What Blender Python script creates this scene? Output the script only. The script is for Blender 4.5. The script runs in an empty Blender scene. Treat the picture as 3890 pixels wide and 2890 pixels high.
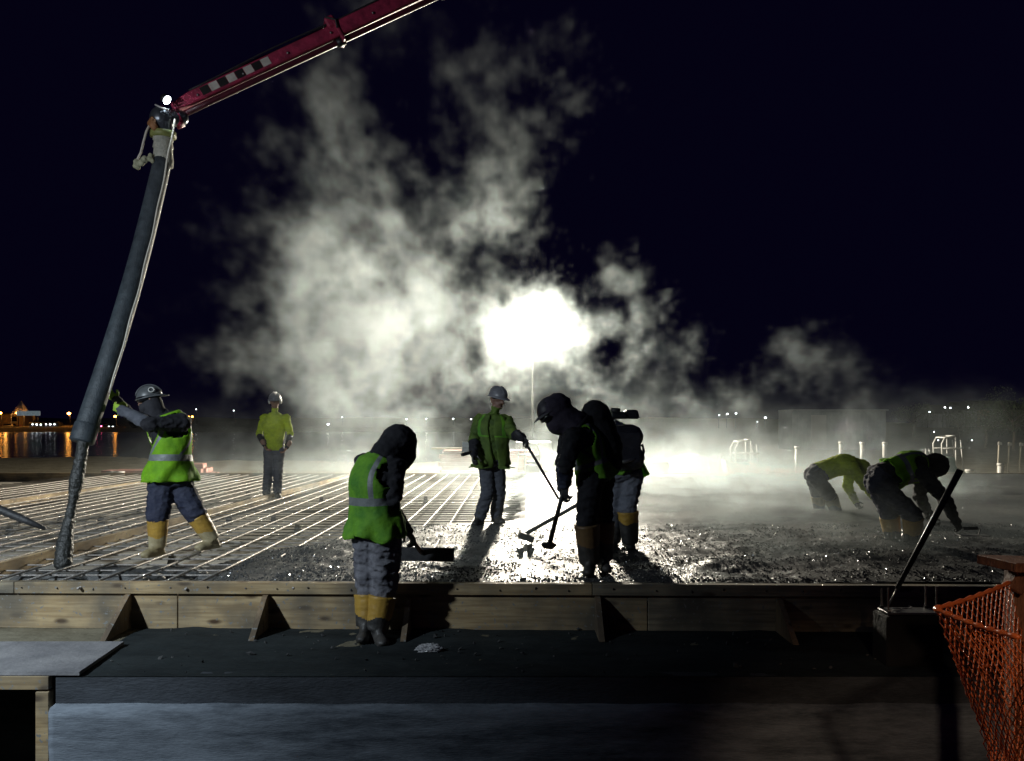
import bpy, bmesh, math, random
import numpy as np
from mathutils import Vector, Matrix, Quaternion, noise

random.seed(11)
R = math.radians
SC = bpy.context.scene
COL = SC.collection

# ---------------------------------------------------------------- camera
FPX, HZ, CZ = 804.0, 423.0, 1.61          # focal length in pixels, horizon row, eye height
cam = bpy.data.cameras.new('camera')
cam.sensor_width = 36.0
cam.lens = FPX * 36.0 / 1024.0
cam.shift_y = (HZ - 380.5) / 1024.0
cam.clip_start = 0.05
cam.clip_end = 3000.0
cam_ob = bpy.data.objects.new('camera', cam)
COL.objects.link(cam_ob)
cam_ob.location = (0, 0, CZ)
cam_ob.rotation_euler = (R(90), 0, 0)
SC.camera = cam_ob

# ---------------------------------------------------------------- night sky
W = bpy.data.worlds.new('World')
SC.world = W
W.use_nodes = True
bg = W.node_tree.nodes['Background']
bg.inputs['Color'].default_value = (0.20, 0.13, 0.95, 1)
bg.inputs['Strength'].default_value = 0.0062

# ---------------------------------------------------------------- lamps of the site and added spots
LAMP = Vector((0.70, 27.0, 4.50))          # head of the light tower beyond the far edge of the slab
lt = bpy.data.lights.new('tower_lamp', 'POINT')
lt.energy = 14000; lt.color = (1.0, 0.91, 0.74); lt.shadow_soft_size = 0.5
lto = bpy.data.objects.new('tower_lamp', lt); COL.objects.link(lto)
lto.location = LAMP + Vector((0, -1.3, 0))
# second work light of the site, on the camera's side, far to the left
ws = bpy.data.lights.new('yard_lamp', 'SPOT')
ws.energy = 1500; ws.color = (0.78, 0.90, 1.0); ws.spot_size = R(94); ws.spot_blend = 1.0; ws.shadow_soft_size = 0.12
wso = bpy.data.objects.new('yard_lamp', ws); COL.objects.link(wso)
wso.location = (-5.6, 2.1, 3.4)
wso.rotation_euler = (Vector((-4.4, 6.5, 0.7)) - Vector(wso.location)).to_track_quat('-Z', 'Y').to_euler()

# unseen spot added above the yard lamp to brighten the boom
wb = bpy.data.lights.new('boom_fill', 'SPOT')
wb.energy = 480; wb.color = (0.92, 0.93, 1.0); wb.spot_size = R(44); wb.spot_blend = 0.8; wb.shadow_soft_size = 0.12
wbo = bpy.data.objects.new('boom_fill', wb); COL.objects.link(wbo)
wbo.location = (-5.6, 2.1, 3.7)
wbo.rotation_euler = (Vector((-2.3, 9.0, 5.6)) - Vector(wbo.location)).to_track_quat('-Z', 'Y').to_euler()
# unseen warm spot added on the camera's side, right, to brighten the net
rs_ = bpy.data.lights.new('net_fill', 'SPOT'); rs_.spot_size = R(24); rs_.spot_blend = 0.8
rs_.energy = 260; rs_.color = (1.0, 0.72, 0.48); rs_.shadow_soft_size = 0.1
rso = bpy.data.objects.new('net_fill', rs_); COL.objects.link(rso)
rso.location = (0.9, -0.9, 3.1)
rso.rotation_euler = (Vector((1.95, 3.0, 0.45)) - Vector(rso.location)).to_track_quat('-Z', 'Y').to_euler()

SC.view_settings.view_transform = 'Standard'
SC.view_settings.look = 'None'
SC.view_settings.exposure = 0.0
SC.view_settings.gamma = 1.0
SC.cycles.use_denoising = True
SC.cycles.max_bounces = 5
SC.cycles.diffuse_bounces = 2
SC.cycles.glossy_bounces = 3
SC.cycles.transparent_max_bounces = 8
SC.cycles.volume_bounces = 0
SC.cycles.volume_step_rate = 2.5
SC.cycles.volume_max_steps = 256
SC.cycles.sample_clamp_indirect = 3.0

def at(sx, sy, Y):
    """Point at depth Y seen at pixel (sx, sy) of the 3890 px wide photograph."""
    k = 1024.0 / 3890.0
    return Vector(((sx * k - 512.0) * Y / FPX, Y, CZ - (sy * k - HZ) * Y / FPX))

# ---------------------------------------------------------------- helpers
BASE = {}
def tag(o, label=None, cat=None, group=None, kind=None):
    if label: o['label'] = label
    if cat: o['category'] = cat
    if group: o['group'] = group
    if kind: o['kind'] = kind
    return o

def thing(name, loc, label, cat, group=None):
    o = bpy.data.objects.new(name, None)
    COL.objects.link(o)
    o.location = loc
    o.empty_display_size = 0.1
    BASE[o.name] = Vector(loc)
    return tag(o, label, cat, group)

def link(name, me, parent=None, mats=None):
    """Link mesh data given in world coordinates as one object, below parent if given."""
    o = bpy.data.objects.new(name, me)
    COL.objects.link(o)
    if mats:
        for m in (mats if isinstance(mats, (list, tuple)) else [mats]):
            me.materials.append(m)
    if parent is not None:
        b = BASE[parent.name]
        me.transform(Matrix.Translation(-b))
        o.parent = parent
        BASE[o.name] = b
    else:
        BASE[o.name] = Vector((0, 0, 0))
    return o

def copy_tree(o, parent=None):
    c = o.copy(); COL.objects.link(c); c.parent = parent
    for ch in list(o.children):
        copy_tree(ch, c)
    return c

def frame(d, hint=Vector((0, 0, 1))):
    d = d.normalized()
    if abs(d.dot(hint)) > 0.98:
        hint = Vector((1, 0, 0)) if abs(d.x) < 0.9 else Vector((0, 1, 0))
    a = hint.cross(d).normalized()
    return a, d.cross(a).normalized()

class MB:
    def __init__(self):
        self.v = []; self.f = []; self.m = []
    def add(self, vs, fs, mi=0):
        n = len(self.v)
        self.v += [tuple(p) for p in vs]
        self.f += [tuple(i + n for i in f) for f in fs]
        self.m += [mi] * len(fs)
        return self
    def box(self, c, s, rot=None, mi=0, taper=1.0):
        hx, hy, hz = s[0] / 2, s[1] / 2, s[2] / 2
        vs = [Vector((x * (taper if z > 0 else 1), y * (taper if z > 0 else 1), z)) for z in (-hz, hz) for x, y in ((-hx, -hy), (hx, -hy), (hx, hy), (-hx, hy))]
        if rot is not None:
            vs = [rot @ p for p in vs]
        c = Vector(c)
        return self.add([p + c for p in vs], [(3, 2, 1, 0), (4, 5, 6, 7), (0, 1, 5, 4), (1, 2, 6, 5), (2, 3, 7, 6), (3, 0, 4, 7)], mi)
    def beam(self, p0, p1, w, h, mi=0, hint=Vector((0, 0, 1))):
        p0, p1 = Vector(p0), Vector(p1)
        a, b = frame(p1 - p0, hint)
        vs = [p + a * sx * w / 2 + b * sy * h / 2 for p in (p0, p1) for sx, sy in ((-1, -1), (1, -1), (1, 1), (-1, 1))]
        return self.add(vs, [(3, 2, 1, 0), (4, 5, 6, 7), (0, 1, 5, 4), (1, 2, 6, 5), (2, 3, 7, 6), (3, 0, 4, 7)], mi)
    def tube(self, pts, r, n=8, mi=0, cap=True, closed=False):
        pts = [Vector(p) for p in pts]
        k = len(pts)
        rs = r if isinstance(r, (list, tuple)) else [r] * k
        vs = []; a = None
        for i, p in enumerate(pts):
            if closed:
                d = pts[(i + 1) % k] - pts[i - 1]
            else:
                d = pts[min(i + 1, k - 1)] - pts[max(i - 1, 0)]
            d.normalize()
            if a is None:
                a, b = frame(d)
            else:
                a = (a - d * a.dot(d)).normalized(); b = d.cross(a)
            for j in range(n):
                t = 2 * math.pi * j / n
                vs.append(p + a * math.cos(t) * rs[i] + b * math.sin(t) * rs[i])
        fs = []
        for i in range(k if closed else k - 1):
            i2 = (i + 1) % k
            for j in range(n):
                j2 = (j + 1) % n
                fs.append((i * n + j, i * n + j2, i2 * n + j2, i2 * n + j))
        if cap and not closed:
            fs.append(tuple(range(n - 1, -1, -1)))
            fs.append(tuple((k - 1) * n + j for j in range(n)))
        return self.add(vs, fs, mi)
    def loft(self, rings, mi=0, cap=True):
        n = len(rings[0])
        vs = [p for r in rings for p in r]; fs = []
        for i in range(len(rings) - 1):
            for j in range(n):
                j2 = (j + 1) % n
                fs.append((i * n + j, i * n + j2, (i + 1) * n + j2, (i + 1) * n + j))
        if cap:
            fs.append(tuple(range(n - 1, -1, -1)))
            fs.append(tuple((len(rings) - 1) * n + j for j in range(n)))
        return self.add(vs, fs, mi)
    def capsule(self, p0, p1, r0, r1, n=12, mi=0):
        p0, p1 = Vector(p0), Vector(p1)
        d = p1 - p0
        if d.length < 1e-5: d = Vector((0, 0, 1e-4))
        u = d.normalized(); a, b = frame(u)
        rings = []
        for th in (-80, -50, -22):
            t = R(th); rings.append((p0 + u * r0 * math.sin(t), r0 * math.cos(t)))
        rings.append((p0, r0)); rings.append(((p0 + p1) / 2, (r0 + r1) / 2)); rings.append((p1, r1))
        for th in (22, 50, 80):
            t = R(th); rings.append((p1 + u * r1 * math.sin(t), r1 * math.cos(t)))
        return self.loft([[c + (a * math.cos(2 * math.pi * j / n) + b * math.sin(2 * math.pi * j / n)) * r for j in range(n)] for c, r in rings], mi)
    def ell(self, c, ax, ay, az, n=14, mi=0):
        c = Vector(c); rings = []
        for i in range(1, 9):
            t = -math.pi / 2 + math.pi * i / 9
            rings.append([c + az * math.sin(t) + (ax * math.cos(2 * math.pi * j / n) + ay * math.sin(2 * math.pi * j / n)) * math.cos(t) for j in range(n)])
        return self.loft(rings, mi)
    def mesh(self, name, smooth=False):
        me = bpy.data.meshes.new(name)
        me.from_pydata(self.v, [], self.f)
        if any(self.m):
            me.polygons.foreach_set('material_index', self.m)
        if smooth:
            me.polygons.foreach_set('use_smooth', [True] * len(self.f))
        me.update()
        return me
    def build(self, name, mats, parent=None, smooth=False, bevel=0):
        me = self.mesh(name, smooth)
        if bevel:
            bm = bmesh.new(); bm.from_mesh(me)
            bmesh.ops.bevel(bm, geom=bm.edges[:], offset=bevel, segments=1, affect='EDGES')
            bm.to_mesh(me); bm.free()
        return link(name, me, parent, mats)

def shade_auto(o, ang=35):
    me = o.data
    me.polygons.foreach_set('use_smooth', [True] * len(me.polygons))
    me.set_sharp_from_angle(angle=R(ang))
    return o

# ---------------------------------------------------------------- materials
MATS = {}
def pmat(name, c, rough=0.6, c2=None, ns=6.0, nd=5, bump=0.0, bs=30.0, metal=0.0, emit=None, es=0.0, transl=0.0, stretch=(1, 1, 1), lo=.35, hi=.65, spec=0.5, rvar=0.0, coat=0.0, nr=0.62):
    m = bpy.data.materials.new(name); m.use_nodes = True
    nt = m.node_tree; N = nt.nodes.new; L = nt.links.new
    b = nt.nodes['Principled BSDF']; out = nt.nodes['Material Output']
    b.inputs['Base Color'].default_value = (*c, 1)
    b.inputs['Roughness'].default_value = rough
    b.inputs['Metallic'].default_value = metal
    b.inputs['Specular IOR Level'].default_value = spec
    b.inputs['Coat Weight'].default_value = coat
    tc = N('ShaderNodeTexCoord'); mp = N('ShaderNodeMapping')
    L(tc.outputs['Object'], mp.inputs[0]); mp.inputs['Scale'].default_value = stretch
    col = None
    if c2 is not None:
        nz = N('ShaderNodeTexNoise'); nz.inputs['Scale'].default_value = ns; nz.inputs['Detail'].default_value = nd; nz.inputs['Roughness'].default_value = nr
        L(mp.outputs[0], nz.inputs['Vector'])
        cr = N('ShaderNodeValToRGB'); cr.color_ramp.elements[0].position = lo; cr.color_ramp.elements[1].position = hi
        cr.color_ramp.elements[0].color = (*c, 1); cr.color_ramp.elements[1].color = (*c2, 1)
        L(nz.outputs['Fac'], cr.inputs[0]); L(cr.outputs[0], b.inputs['Base Color']); col = cr.outputs[0]
        if rvar:
            mr = N('ShaderNodeMapRange'); mr.inputs['From Min'].default_value = .3; mr.inputs['From Max'].default_value = .7
            mr.inputs['To Min'].default_value = rough - rvar; mr.inputs['To Max'].default_value = rough + rvar
            L(nz.outputs['Fac'], mr.inputs[0]); L(mr.outputs[0], b.inputs['Roughness'])
    if bump:
        n2 = N('ShaderNodeTexNoise'); n2.inputs['Scale'].default_value = bs; n2.inputs['Detail'].default_value = 4
        L(mp.outputs[0], n2.inputs['Vector'])
        bp = N('ShaderNodeBump'); bp.inputs['Strength'].default_value = bump; bp.inputs['Distance'].default_value = 0.02
        L(n2.outputs['Fac'], bp.inputs['Height']); L(bp.outputs[0], b.inputs['Normal'])
    if emit is not None:
        b.inputs['Emission Color'].default_value = (*emit, 1); b.inputs['Emission Strength'].default_value = es
        m.cycles.emission_sampling = 'NONE'      # small bright faces; the lamps beside them do the lighting
    if transl:
        tr = N('ShaderNodeBsdfTranslucent'); tr.inputs['Color'].default_value = (*c, 1)
        if col is not None: L(col, tr.inputs['Color'])
        mx = N('ShaderNodeMixShader'); mx.inputs[0].default_value = transl
        L(b.outputs[0], mx.inputs[1]); L(tr.outputs[0], mx.inputs[2]); L(mx.outputs[0], out.inputs['Surface'])
    MATS[name] = m
    return m

def wood_mat(name, c, c2, dirt, axis=0):
    """Sawn softwood: streaked grain along one axis, dark knots, dirt."""
    m = bpy.data.materials.new(name); m.use_nodes = True
    nt = m.node_tree; N = nt.nodes.new; L = nt.links.new
    b = nt.nodes['Principled BSDF']; b.inputs['Roughness'].default_value = 0.75
    tc = N('ShaderNodeTexCoord'); mp = N('ShaderNodeMapping'); L(tc.outputs['Object'], mp.inputs[0])
    s = [9.0, 9.0, 9.0]; s[axis] = 0.55; mp.inputs['Scale'].default_value = s
    g = N('ShaderNodeTexNoise'); g.inputs['Scale'].default_value = 4.0; g.inputs['Detail'].default_value = 6; L(mp.outputs[0], g.inputs['Vector'])
    r1 = N('ShaderNodeValToRGB'); r1.color_ramp.elements[0].position = .38; r1.color_ramp.elements[1].position = .62
    r1.color_ramp.elements[0].color = (*c, 1); r1.color_ramp.elements[1].color = (*c2, 1); L(g.outputs['Fac'], r1.inputs[0])
    # knots
    mk = N('ShaderNodeMapping'); L(tc.outputs['Object'], mk.inputs[0]); ks = [7.0, 7.0, 7.0]; ks[axis] = 2.6; mk.inputs['Scale'].default_value = ks
    vo = N('ShaderNodeTexVoronoi'); vo.inputs['Scale'].default_value = 1.0; L(mk.outputs[0], vo.inputs['Vector'])
    r2 = N('ShaderNodeValToRGB'); r2.color_ramp.elements[0].position = .10; r2.color_ramp.elements[1].position = .20
    r2.color_ramp.elements[0].color = (1, 1, 1, 1); r2.color_ramp.elements[1].color = (0, 0, 0, 1); L(vo.outputs['Distance'], r2.inputs[0])
    nz = N('ShaderNodeTexNoise'); nz.inputs['Scale'].default_value = 2.3; nz.inputs['Detail'].default_value = 6; L(tc.outputs['Object'], nz.inputs['Vector'])
    r3 = N('ShaderNodeValToRGB'); r3.color_ramp.elements[0].position = .40; r3.color_ramp.elements[1].position = .66; L(nz.outputs['Fac'], r3.inputs[0])
    m1 = N('ShaderNodeMixRGB'); L(r2.outputs[0], m1.inputs[0]); L(r1.outputs[0], m1.inputs[1]); m1.inputs[2].default_value = (c[0] * .22, c[1] * .16, c[2] * .12, 1)
    m2 = N('ShaderNodeMixRGB'); L(r3.outputs[0], m2.inputs[0]); L(m1.outputs[0], m2.inputs[1]); m2.inputs[2].default_value = (*dirt, 1)
    # grey spatter of dried concrete
    sp = N('ShaderNodeTexNoise'); sp.inputs['Scale'].default_value = 34; sp.inputs['Detail'].default_value = 5; L(tc.outputs['Object'], sp.inputs['Vector'])
    r4 = N('ShaderNodeValToRGB'); r4.color_ramp.elements[0].position = .62; r4.color_ramp.elements[1].position = .67; L(sp.outputs['Fac'], r4.inputs[0])
    m3 = N('ShaderNodeMixRGB'); L(r4.outputs[0], m3.inputs[0]); L(m2.outputs[0], m3.inputs[1]); m3.inputs[2].default_value = (.20, .20, .19, 1)
    L(m3.outputs[0], b.inputs['Base Color'])
    bp = N('ShaderNodeBump'); bp.inputs['Strength'].default_value = .35; bp.inputs['Distance'].default_value = .01; L(g.outputs['Fac'], bp.inputs['Height']); L(bp.outputs[0], b.inputs['Normal'])
    MATS[name] = m
    return m

wood_mat('form_wood', (.30, .21, .105), (.46, .345, .19), (.13, .11, .08), 0)
wood_mat('form_wood_grey', (.20, .165, .115), (.36, .30, .20), (.10, .09, .07), 0)
wood_mat('form_wood_y', (.42, .31, .17), (.55, .43, .26), (.20, .15, .09), 1)
wood_mat('brace_wood', (.20, .14, .085), (.28, .20, .12), (.10, .075, .05), 2)
pmat('red_lumber', (.46, .22, .18), .7, (.58, .34, .29), 5, bump=.2, stretch=(1, 6, 6))
pmat('pale_ply', (.40, .36, .28), .7, (.55, .50, .41), 3.0, bump=.2, bs=40)
pmat('deck', (.30, .28, .235), .7, (.54, .51, .44), 1.4, bump=.3, bs=25)
pmat('rebar', (.30, .27, .24), .42, (.44, .41, .38), 40, metal=.4, bump=.6, bs=90)
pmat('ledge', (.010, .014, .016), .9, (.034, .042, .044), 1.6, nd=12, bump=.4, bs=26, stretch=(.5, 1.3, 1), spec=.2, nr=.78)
pmat('upper_wall', (.03, .034, .04), .85, (.075, .085, .10), 2.6, nd=12, bump=.35, bs=45, stretch=(.6, 1, 2), spec=.3, nr=.8)  # upper lift, darker in tone than the lower one
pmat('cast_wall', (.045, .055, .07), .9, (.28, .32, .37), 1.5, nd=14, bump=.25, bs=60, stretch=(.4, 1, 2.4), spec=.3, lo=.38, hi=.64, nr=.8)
pmat('dirt', (.13, .115, .08), 1.0, (.22, .20, .145), 1.6, nd=9, bump=1.0, bs=9, spec=.1)
pmat('pvc', (.78, .78, .75), .4, (.6, .58, .54), 9)
pmat('dark_steel', (.03, .032, .036), .45, (.06, .06, .065), 20, metal=.7)
pmat('steel', (.30, .30, .31), .4, (.42, .41, .40), 25, metal=.9)
pmat('white_paint', (.75, .75, .73), .45, (.60, .59, .56), 12)
pmat('black_rubber', (.018, .019, .021), .55, (.035, .035, .037), 14, bump=.3, bs=60)
# ---------------------------------------------------------------- the setting
def sheet(name, pts, z, m, label=None):
    me = bpy.data.meshes.new(name)
    me.from_pydata([(x, y, z) for x, y in pts], [], [tuple(range(len(pts)))])
    o = link(name, me, None, m)
    return tag(o, kind='structure')

# dirt ground round the slab and beyond it, rising a little towards the right
def ground_mesh():
    xs = [-400, -200, -100, -60] + list(np.linspace(-45, 45, 91)) + [60, 100, 200, 400]
    ys = list(np.linspace(5.12, 6.0, 3)) + list(np.linspace(6.6, 60, 90)) + [70, 90, 120, 170, 240, 330, 450, 700]
    vs = []; fs = []
    for y in ys:
        for x in xs:
            shore = 36.0 + 2.5 * math.sin(x * 0.21) + 1.2 * math.sin(x * .63 + 1) + max(0, x - 6) * 14
            z = 0.05 * noise.noise(Vector((x * .8, y * .8, 0))) + .03 * noise.noise(Vector((x * 2.7, y * 2.7, 4)))
            z *= min(1, max(0, (y - 20.3) / 2))
            if x > 10 and y > 40: z += min(1.6, (x - 10) * .022 * min(1, (y - 40) / 60))
            if y > shore: z -= min(2.2, (y - shore) * .3)
            vs.append((x, y, z - 0.004))
    n = len(xs)
    for j in range(len(ys) - 1):
        for i in range(n - 1):
            fs.append((j * n + i, j * n + i + 1, (j + 1) * n + i + 1, (j + 1) * n + i))
    me = bpy.data.meshes.new('ground'); me.from_pydata(vs, [], fs)
    me.polygons.foreach_set('use_smooth', [True] * len(fs))
    return me
g = tag(link('ground', ground_mesh(), None, MATS['dirt']), kind='structure')

# harbour water
wm = pmat('water', (.004, .006, .009), .19, bump=.8, bs=2.4, stretch=(.7, .3, 1))
sheet('water', [(-900, 34), (500, 34), (500, 900), (-900, 900)], -0.55, wm)

# cast wall below the ledge, in two lifts: the lower one stands proud
mb = MB()
mb.box((1.56, 5.160, -0.202), (8.92, .11, .40), mi=0)
o = mb.build('foundation_wall', [MATS['upper_wall']], bevel=.006); tag(o, kind='structure')
def lower_wall():
    vs = []; fs = []; xs = np.linspace(-2.9, 6, 260); prof = [(5.115, -.170), (5.045, -.178), (5.03, -.20), (5.03, -.24), (5.03, -.28), (5.03, -.32), (5.03, -.36), (5.03, -.40), (5.03, -.44), (5.03, -.48), (5.03, -.52), (5.03, -.56), (5.03, -.6), (5.03, -.64), (5.03, -.7), (5.03, -.8), (5.03, -1.9)]
    for x in xs:
        e = .010 * noise.fractal(Vector((x * 2.3, 0, 3)), 1, 2, 5); w = .006 * noise.noise(Vector((x * 1.1, 4, 0)))
        for i, (y, z) in enumerate(prof):
            vs.append((x, y + (w if i else 0) + (.012 * noise.fractal(Vector((x * 1.4, z * 7, 1)), 1, 2, 5) if i > 1 else 0), z + (e if i < 3 else 0)))
    n = len(prof)
    for i in range(len(xs) - 1):
        for k in range(n - 1): fs.append((i * n + k, i * n + k + 1, (i + 1) * n + k + 1, (i + 1) * n + k))
    fs.append(tuple(range(n - 1, -1, -1)))
    me = bpy.data.meshes.new('foundation_footing_wall'); me.from_pydata(vs, [], fs); me.polygons.foreach_set('use_smooth', [True] * len(fs))
    return me
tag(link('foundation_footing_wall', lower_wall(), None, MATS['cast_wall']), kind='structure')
# ledge in front of the forms: dark packed fill
def ledge_mesh():
    vs = []; fs = []
    xs = np.linspace(-2.9, 6, 240); ys = np.linspace(5.1, 6.34, 34)
    for y in ys:
        for x in xs:
            z = .012 * noise.fractal(Vector((x * 3, y * 3, 0)), 1, 2, 5) + .004
            vs.append((x, y, z if y > 5.12 else .002))
    n = len(xs)
    for j in range(len(ys) - 1):
        for i in range(n - 1):
            fs.append((j * n + i, j * n + i + 1, (j + 1) * n + i + 1, (j + 1) * n + i))
    me = bpy.data.meshes.new('ledge'); me.from_pydata(vs, [], fs); me.polygons.foreach_set('use_smooth', [True] * len(fs))
    return me
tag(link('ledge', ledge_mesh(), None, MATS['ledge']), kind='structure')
# pit floor and pit wall on the camera side
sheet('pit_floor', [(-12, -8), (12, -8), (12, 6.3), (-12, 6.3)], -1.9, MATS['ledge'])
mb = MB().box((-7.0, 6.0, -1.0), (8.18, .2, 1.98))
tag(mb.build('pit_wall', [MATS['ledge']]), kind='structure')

# deck that carries the bars
sheet('deck', [(-13, 6.37), (13, 6.37), (13, 20), (-13, 20)], 0.16, MATS['deck'])
# low far kerb of the slab
kerb = MB().box((0, 20.06, .18), (26, .09, .37))
tag(kerb.build('slab_edge_board', [MATS['form_wood']]), 'long pale edge board along the far side of the slab', 'board')

# ---------------------------------------------------------------- fresh concrete
def conc_edge(y):
    ks = [(6.4, -2.75), (7.3, -3.0), (8.5, -2.65), (9.55, -2.15), (10.0, -1.3), (10.3, -.55), (11, -.25), (14, -.15), (20, -.1)]
    for (a, xa), (b, xb) in zip(ks, ks[1:]):
        if y <= b:
            t = max(0, (y - a) / (b - a)); return xa + (xb - xa) * t
    return ks[-1][1]

def conc_h(x, y):
    e = conc_edge(y) + .22 * noise.noise(Vector((x * 1.7, y * 1.7, 5)))
    s = (x - e)
    prof = min(1, max(0, s / .55)); prof = prof * prof * (3 - 2 * prof)
    raw = 1.0 - min(1, max(0, (y - 8.6 - .5 * noise.noise(Vector((x * .6, 2, 0)))) / 3.2))       # rough near, floated far
    n1 = noise.fractal(Vector((x * 1.6, y * 1.9, 1.3)), 1, 2, 3)
    n2 = noise.fractal(Vector((x * 9, y * 9, 7.7)), .8, 2, 4)
    n3 = noise.noise(Vector((x * 26, y * 26, 2.2)))
    z = .345 + (.026 * n1 + .009 * n2 + .006 * n3) * raw + .003 * n1
    if y < 6.8: z = min(z, .352)
    return .17 + (z - .17) * prof, prof

def make_concrete():
    xs = np.concatenate([np.arange(-4.2, 7.2, .034), np.arange(7.2, 12.6, .08)])
    ys = [6.375]
    while ys[-1] < 19.98:
        ys.append(ys[-1] + .026 * (ys[-1] / 6.4) ** 1.9)
    ys[-1] = 19.98
    idx = {}; vs = []; fs = []
    grid = np.full((len(ys), len(xs)), -1, int)
    for j, y in enumerate(ys):
        for i, x in enumerate(xs):
            if x < conc_edge(y) - .3: continue
            if y > 11 and i % 2 and i > 120: pass
            z, p = conc_h(float(x), y)
            grid[j, i] = len(vs); vs.append((float(x), y, z))
    for j in range(len(ys) - 1):
        for i in range(len(xs) - 1):
            q = (grid[j, i], grid[j, i + 1], grid[j + 1, i + 1], grid[j + 1, i])
            if min(q) >= 0: fs.append(tuple(int(k) for k in q))
    me = bpy.data.meshes.new('fresh_concrete'); me.from_pydata(vs, [], fs)
    me.polygons.foreach_set('use_smooth', [True] * len(fs))
    m = bpy.data.materials.new('wet_concrete'); m.use_nodes = True
    nt = m.node_tree; N = nt.nodes.new; L = nt.links.new; b = nt.nodes['Principled BSDF']
    tc = N('ShaderNodeTexCoord')
    nz = N('ShaderNodeTexNoise'); nz.inputs['Scale'].default_value = 1.1; nz.inputs['Detail'].default_value = 8; L(tc.outputs['Object'], nz.inputs['Vector'])
    cr = N('ShaderNodeValToRGB'); cr.color_ramp.elements[0].position = .38; cr.color_ramp.elements[1].position = .66
    cr.color_ramp.elements[0].color = (.05, .051, .052, 1); cr.color_ramp.elements[1].color = (.12, .12, .115, 1); L(nz.outputs['Fac'], cr.inputs[0]); L(cr.outputs[0], b.inputs['Base Color'])
    rr = N('ShaderNodeMapRange'); rr.inputs['From Min'].default_value = .35; rr.inputs['From Max'].default_value = .65; rr.inputs['To Min'].default_value = .28; rr.inputs['To Max'].default_value = .56
    L(nz.outputs['Fac'], rr.inputs[0]); L(rr.outputs[0], b.inputs['Roughness'])
    # stones in the mix: strong relief where the pour is still raw, faint where it is floated
    vo = N('ShaderNodeTexVoronoi'); vo.inputs['Scale'].default_value = 95; L(tc.outputs['Object'], vo.inputs['Vector'])
    n3 = N('ShaderNodeTexNoise'); n3.inputs['Scale'].default_value = 38; n3.inputs['Detail'].default_value = 5; L(tc.outputs['Object'], n3.inputs['Vector'])
    ad = N('ShaderNodeMath'); ad.operation = 'ADD'; L(vo.outputs['Distance'], ad.inputs[0]); L(n3.outputs['Fac'], ad.inputs[1])
    sx = N('ShaderNodeSeparateXYZ'); L(tc.outputs['Object'], sx.inputs[0])
    mr = N('ShaderNodeMapRange'); mr.inputs['From Min'].default_value = 9.0; mr.inputs['From Max'].default_value = 12.5; mr.inputs['To Min'].default_value = .42; mr.inputs['To Max'].default_value = .05
    L(sx.outputs['Y'], mr.inputs[0])
    bp = N('ShaderNodeBump'); bp.inputs['Distance'].default_value = .02; L(mr.outputs[0], bp.inputs['Strength']); L(ad.outputs[0], bp.inputs['Height']); L(bp.outputs[0], b.inputs['Normal'])
    MATS['wet_concrete'] = m
    o = link('fresh_concrete', me, None, m)
    tag(o, 'wet grey fresh concrete spread over the slab, lumpy in front', 'concrete', kind='structure')
    # loose stones and clods lying proud of the raw pour
    mb = MB(); rnd = random.Random(4)
    octf = [(0, 2, 4), (2, 1, 4), (1, 3, 4), (3, 0, 4), (2, 0, 5), (1, 2, 5), (3, 1, 5), (0, 3, 5)]
    k = 0
    while k < 16000:
        y = 6.42 + 3.6 * rnd.random() ** 1.5; x = rnd.uniform(-3.4, 6.2)
        z, p = conc_h(x, y)
        if p < .15: continue
        if noise.noise(Vector((x * 2.1, y * 2.6, 9))) < -.05 and rnd.random() < .8: continue
        s = rnd.uniform(.004, .0105) * (1.5 if rnd.random() < .08 else 1)
        c = Vector((x, y, z + s * .25)); q = Quaternion((rnd.random() - .5, rnd.random() - .5, rnd.random() - .5), rnd.random() * 6)
        e = [Vector((s * rnd.uniform(.7, 1.3), 0, 0)), Vector((0, s * rnd.uniform(.7, 1.3), 0)), Vector((0, 0, s * rnd.uniform(.5, 1)))]
        mb.add([c + q @ v for v in (e[0], -e[0], e[1], -e[1], e[2], -e[2])], octf); k += 1
    sm = pmat('wet_stone', (.06, .06, .06), .16, (.12, .12, .115), 30)
    st = mb.build('aggregate', [sm], o); st['kind'] = 'stuff'
    return o
make_concrete()

# ---------------------------------------------------------------- reinforcing bars
mat_thing = thing('rebar_mat', (-5, 13, .3), 'steel rebar mat tied in a grid over the unpoured left half of the slab', 'rebar')
def bar_mesh(name, length, r, axis):
    n = max(2, int(length / 1.1)); pts = []
    for i in range(n + 1):
        t = -length / 2 + length * i / n
        w = .006 * noise.noise(Vector((i * .7, length, 3)))
        pts.append((w, t, w) if axis == 1 else (t, w, w))
    return MB().tube(pts, r, 7).mesh(name, True)
lm = [bar_mesh('bar', 13.35 + .2 * i, .0115, 1) for i in range(3)]
for m_ in lm: m_.materials.append(MATS['rebar'])
rnd = random.Random(8)
x = -9.9; k = 0
while x < -.15:
    o = bpy.data.objects.new('bar', lm[k % 3]); COL.objects.link(o); o.parent = mat_thing
    o.location = (x + rnd.uniform(-.02, .02) + 5, 13.12 - 13, .325 - .3 + rnd.uniform(-.004, .004)); o.rotation_euler = (rnd.uniform(-.0006, .0006), 0, rnd.uniform(-.004, .004) - .004)
    x += .285; k += 1
tm = bar_mesh('cross_bar', 10.9, .0075, 0); tm.materials.append(MATS['rebar'])
y = 6.60; k = 0
while y < 19.8:
    o = bpy.data.objects.new('cross_bar', tm); COL.objects.link(o); o.parent = mat_thing
    o.location = (-5.35 + 5 + rnd.uniform(-.15, .05), y - 13 + rnd.uniform(-.02, .02), .303 - .3 + rnd.uniform(-.003, .003)); o.rotation_euler = (0, 0, rnd.uniform(-.004, .004))
    y += .27; k += 1
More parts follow.
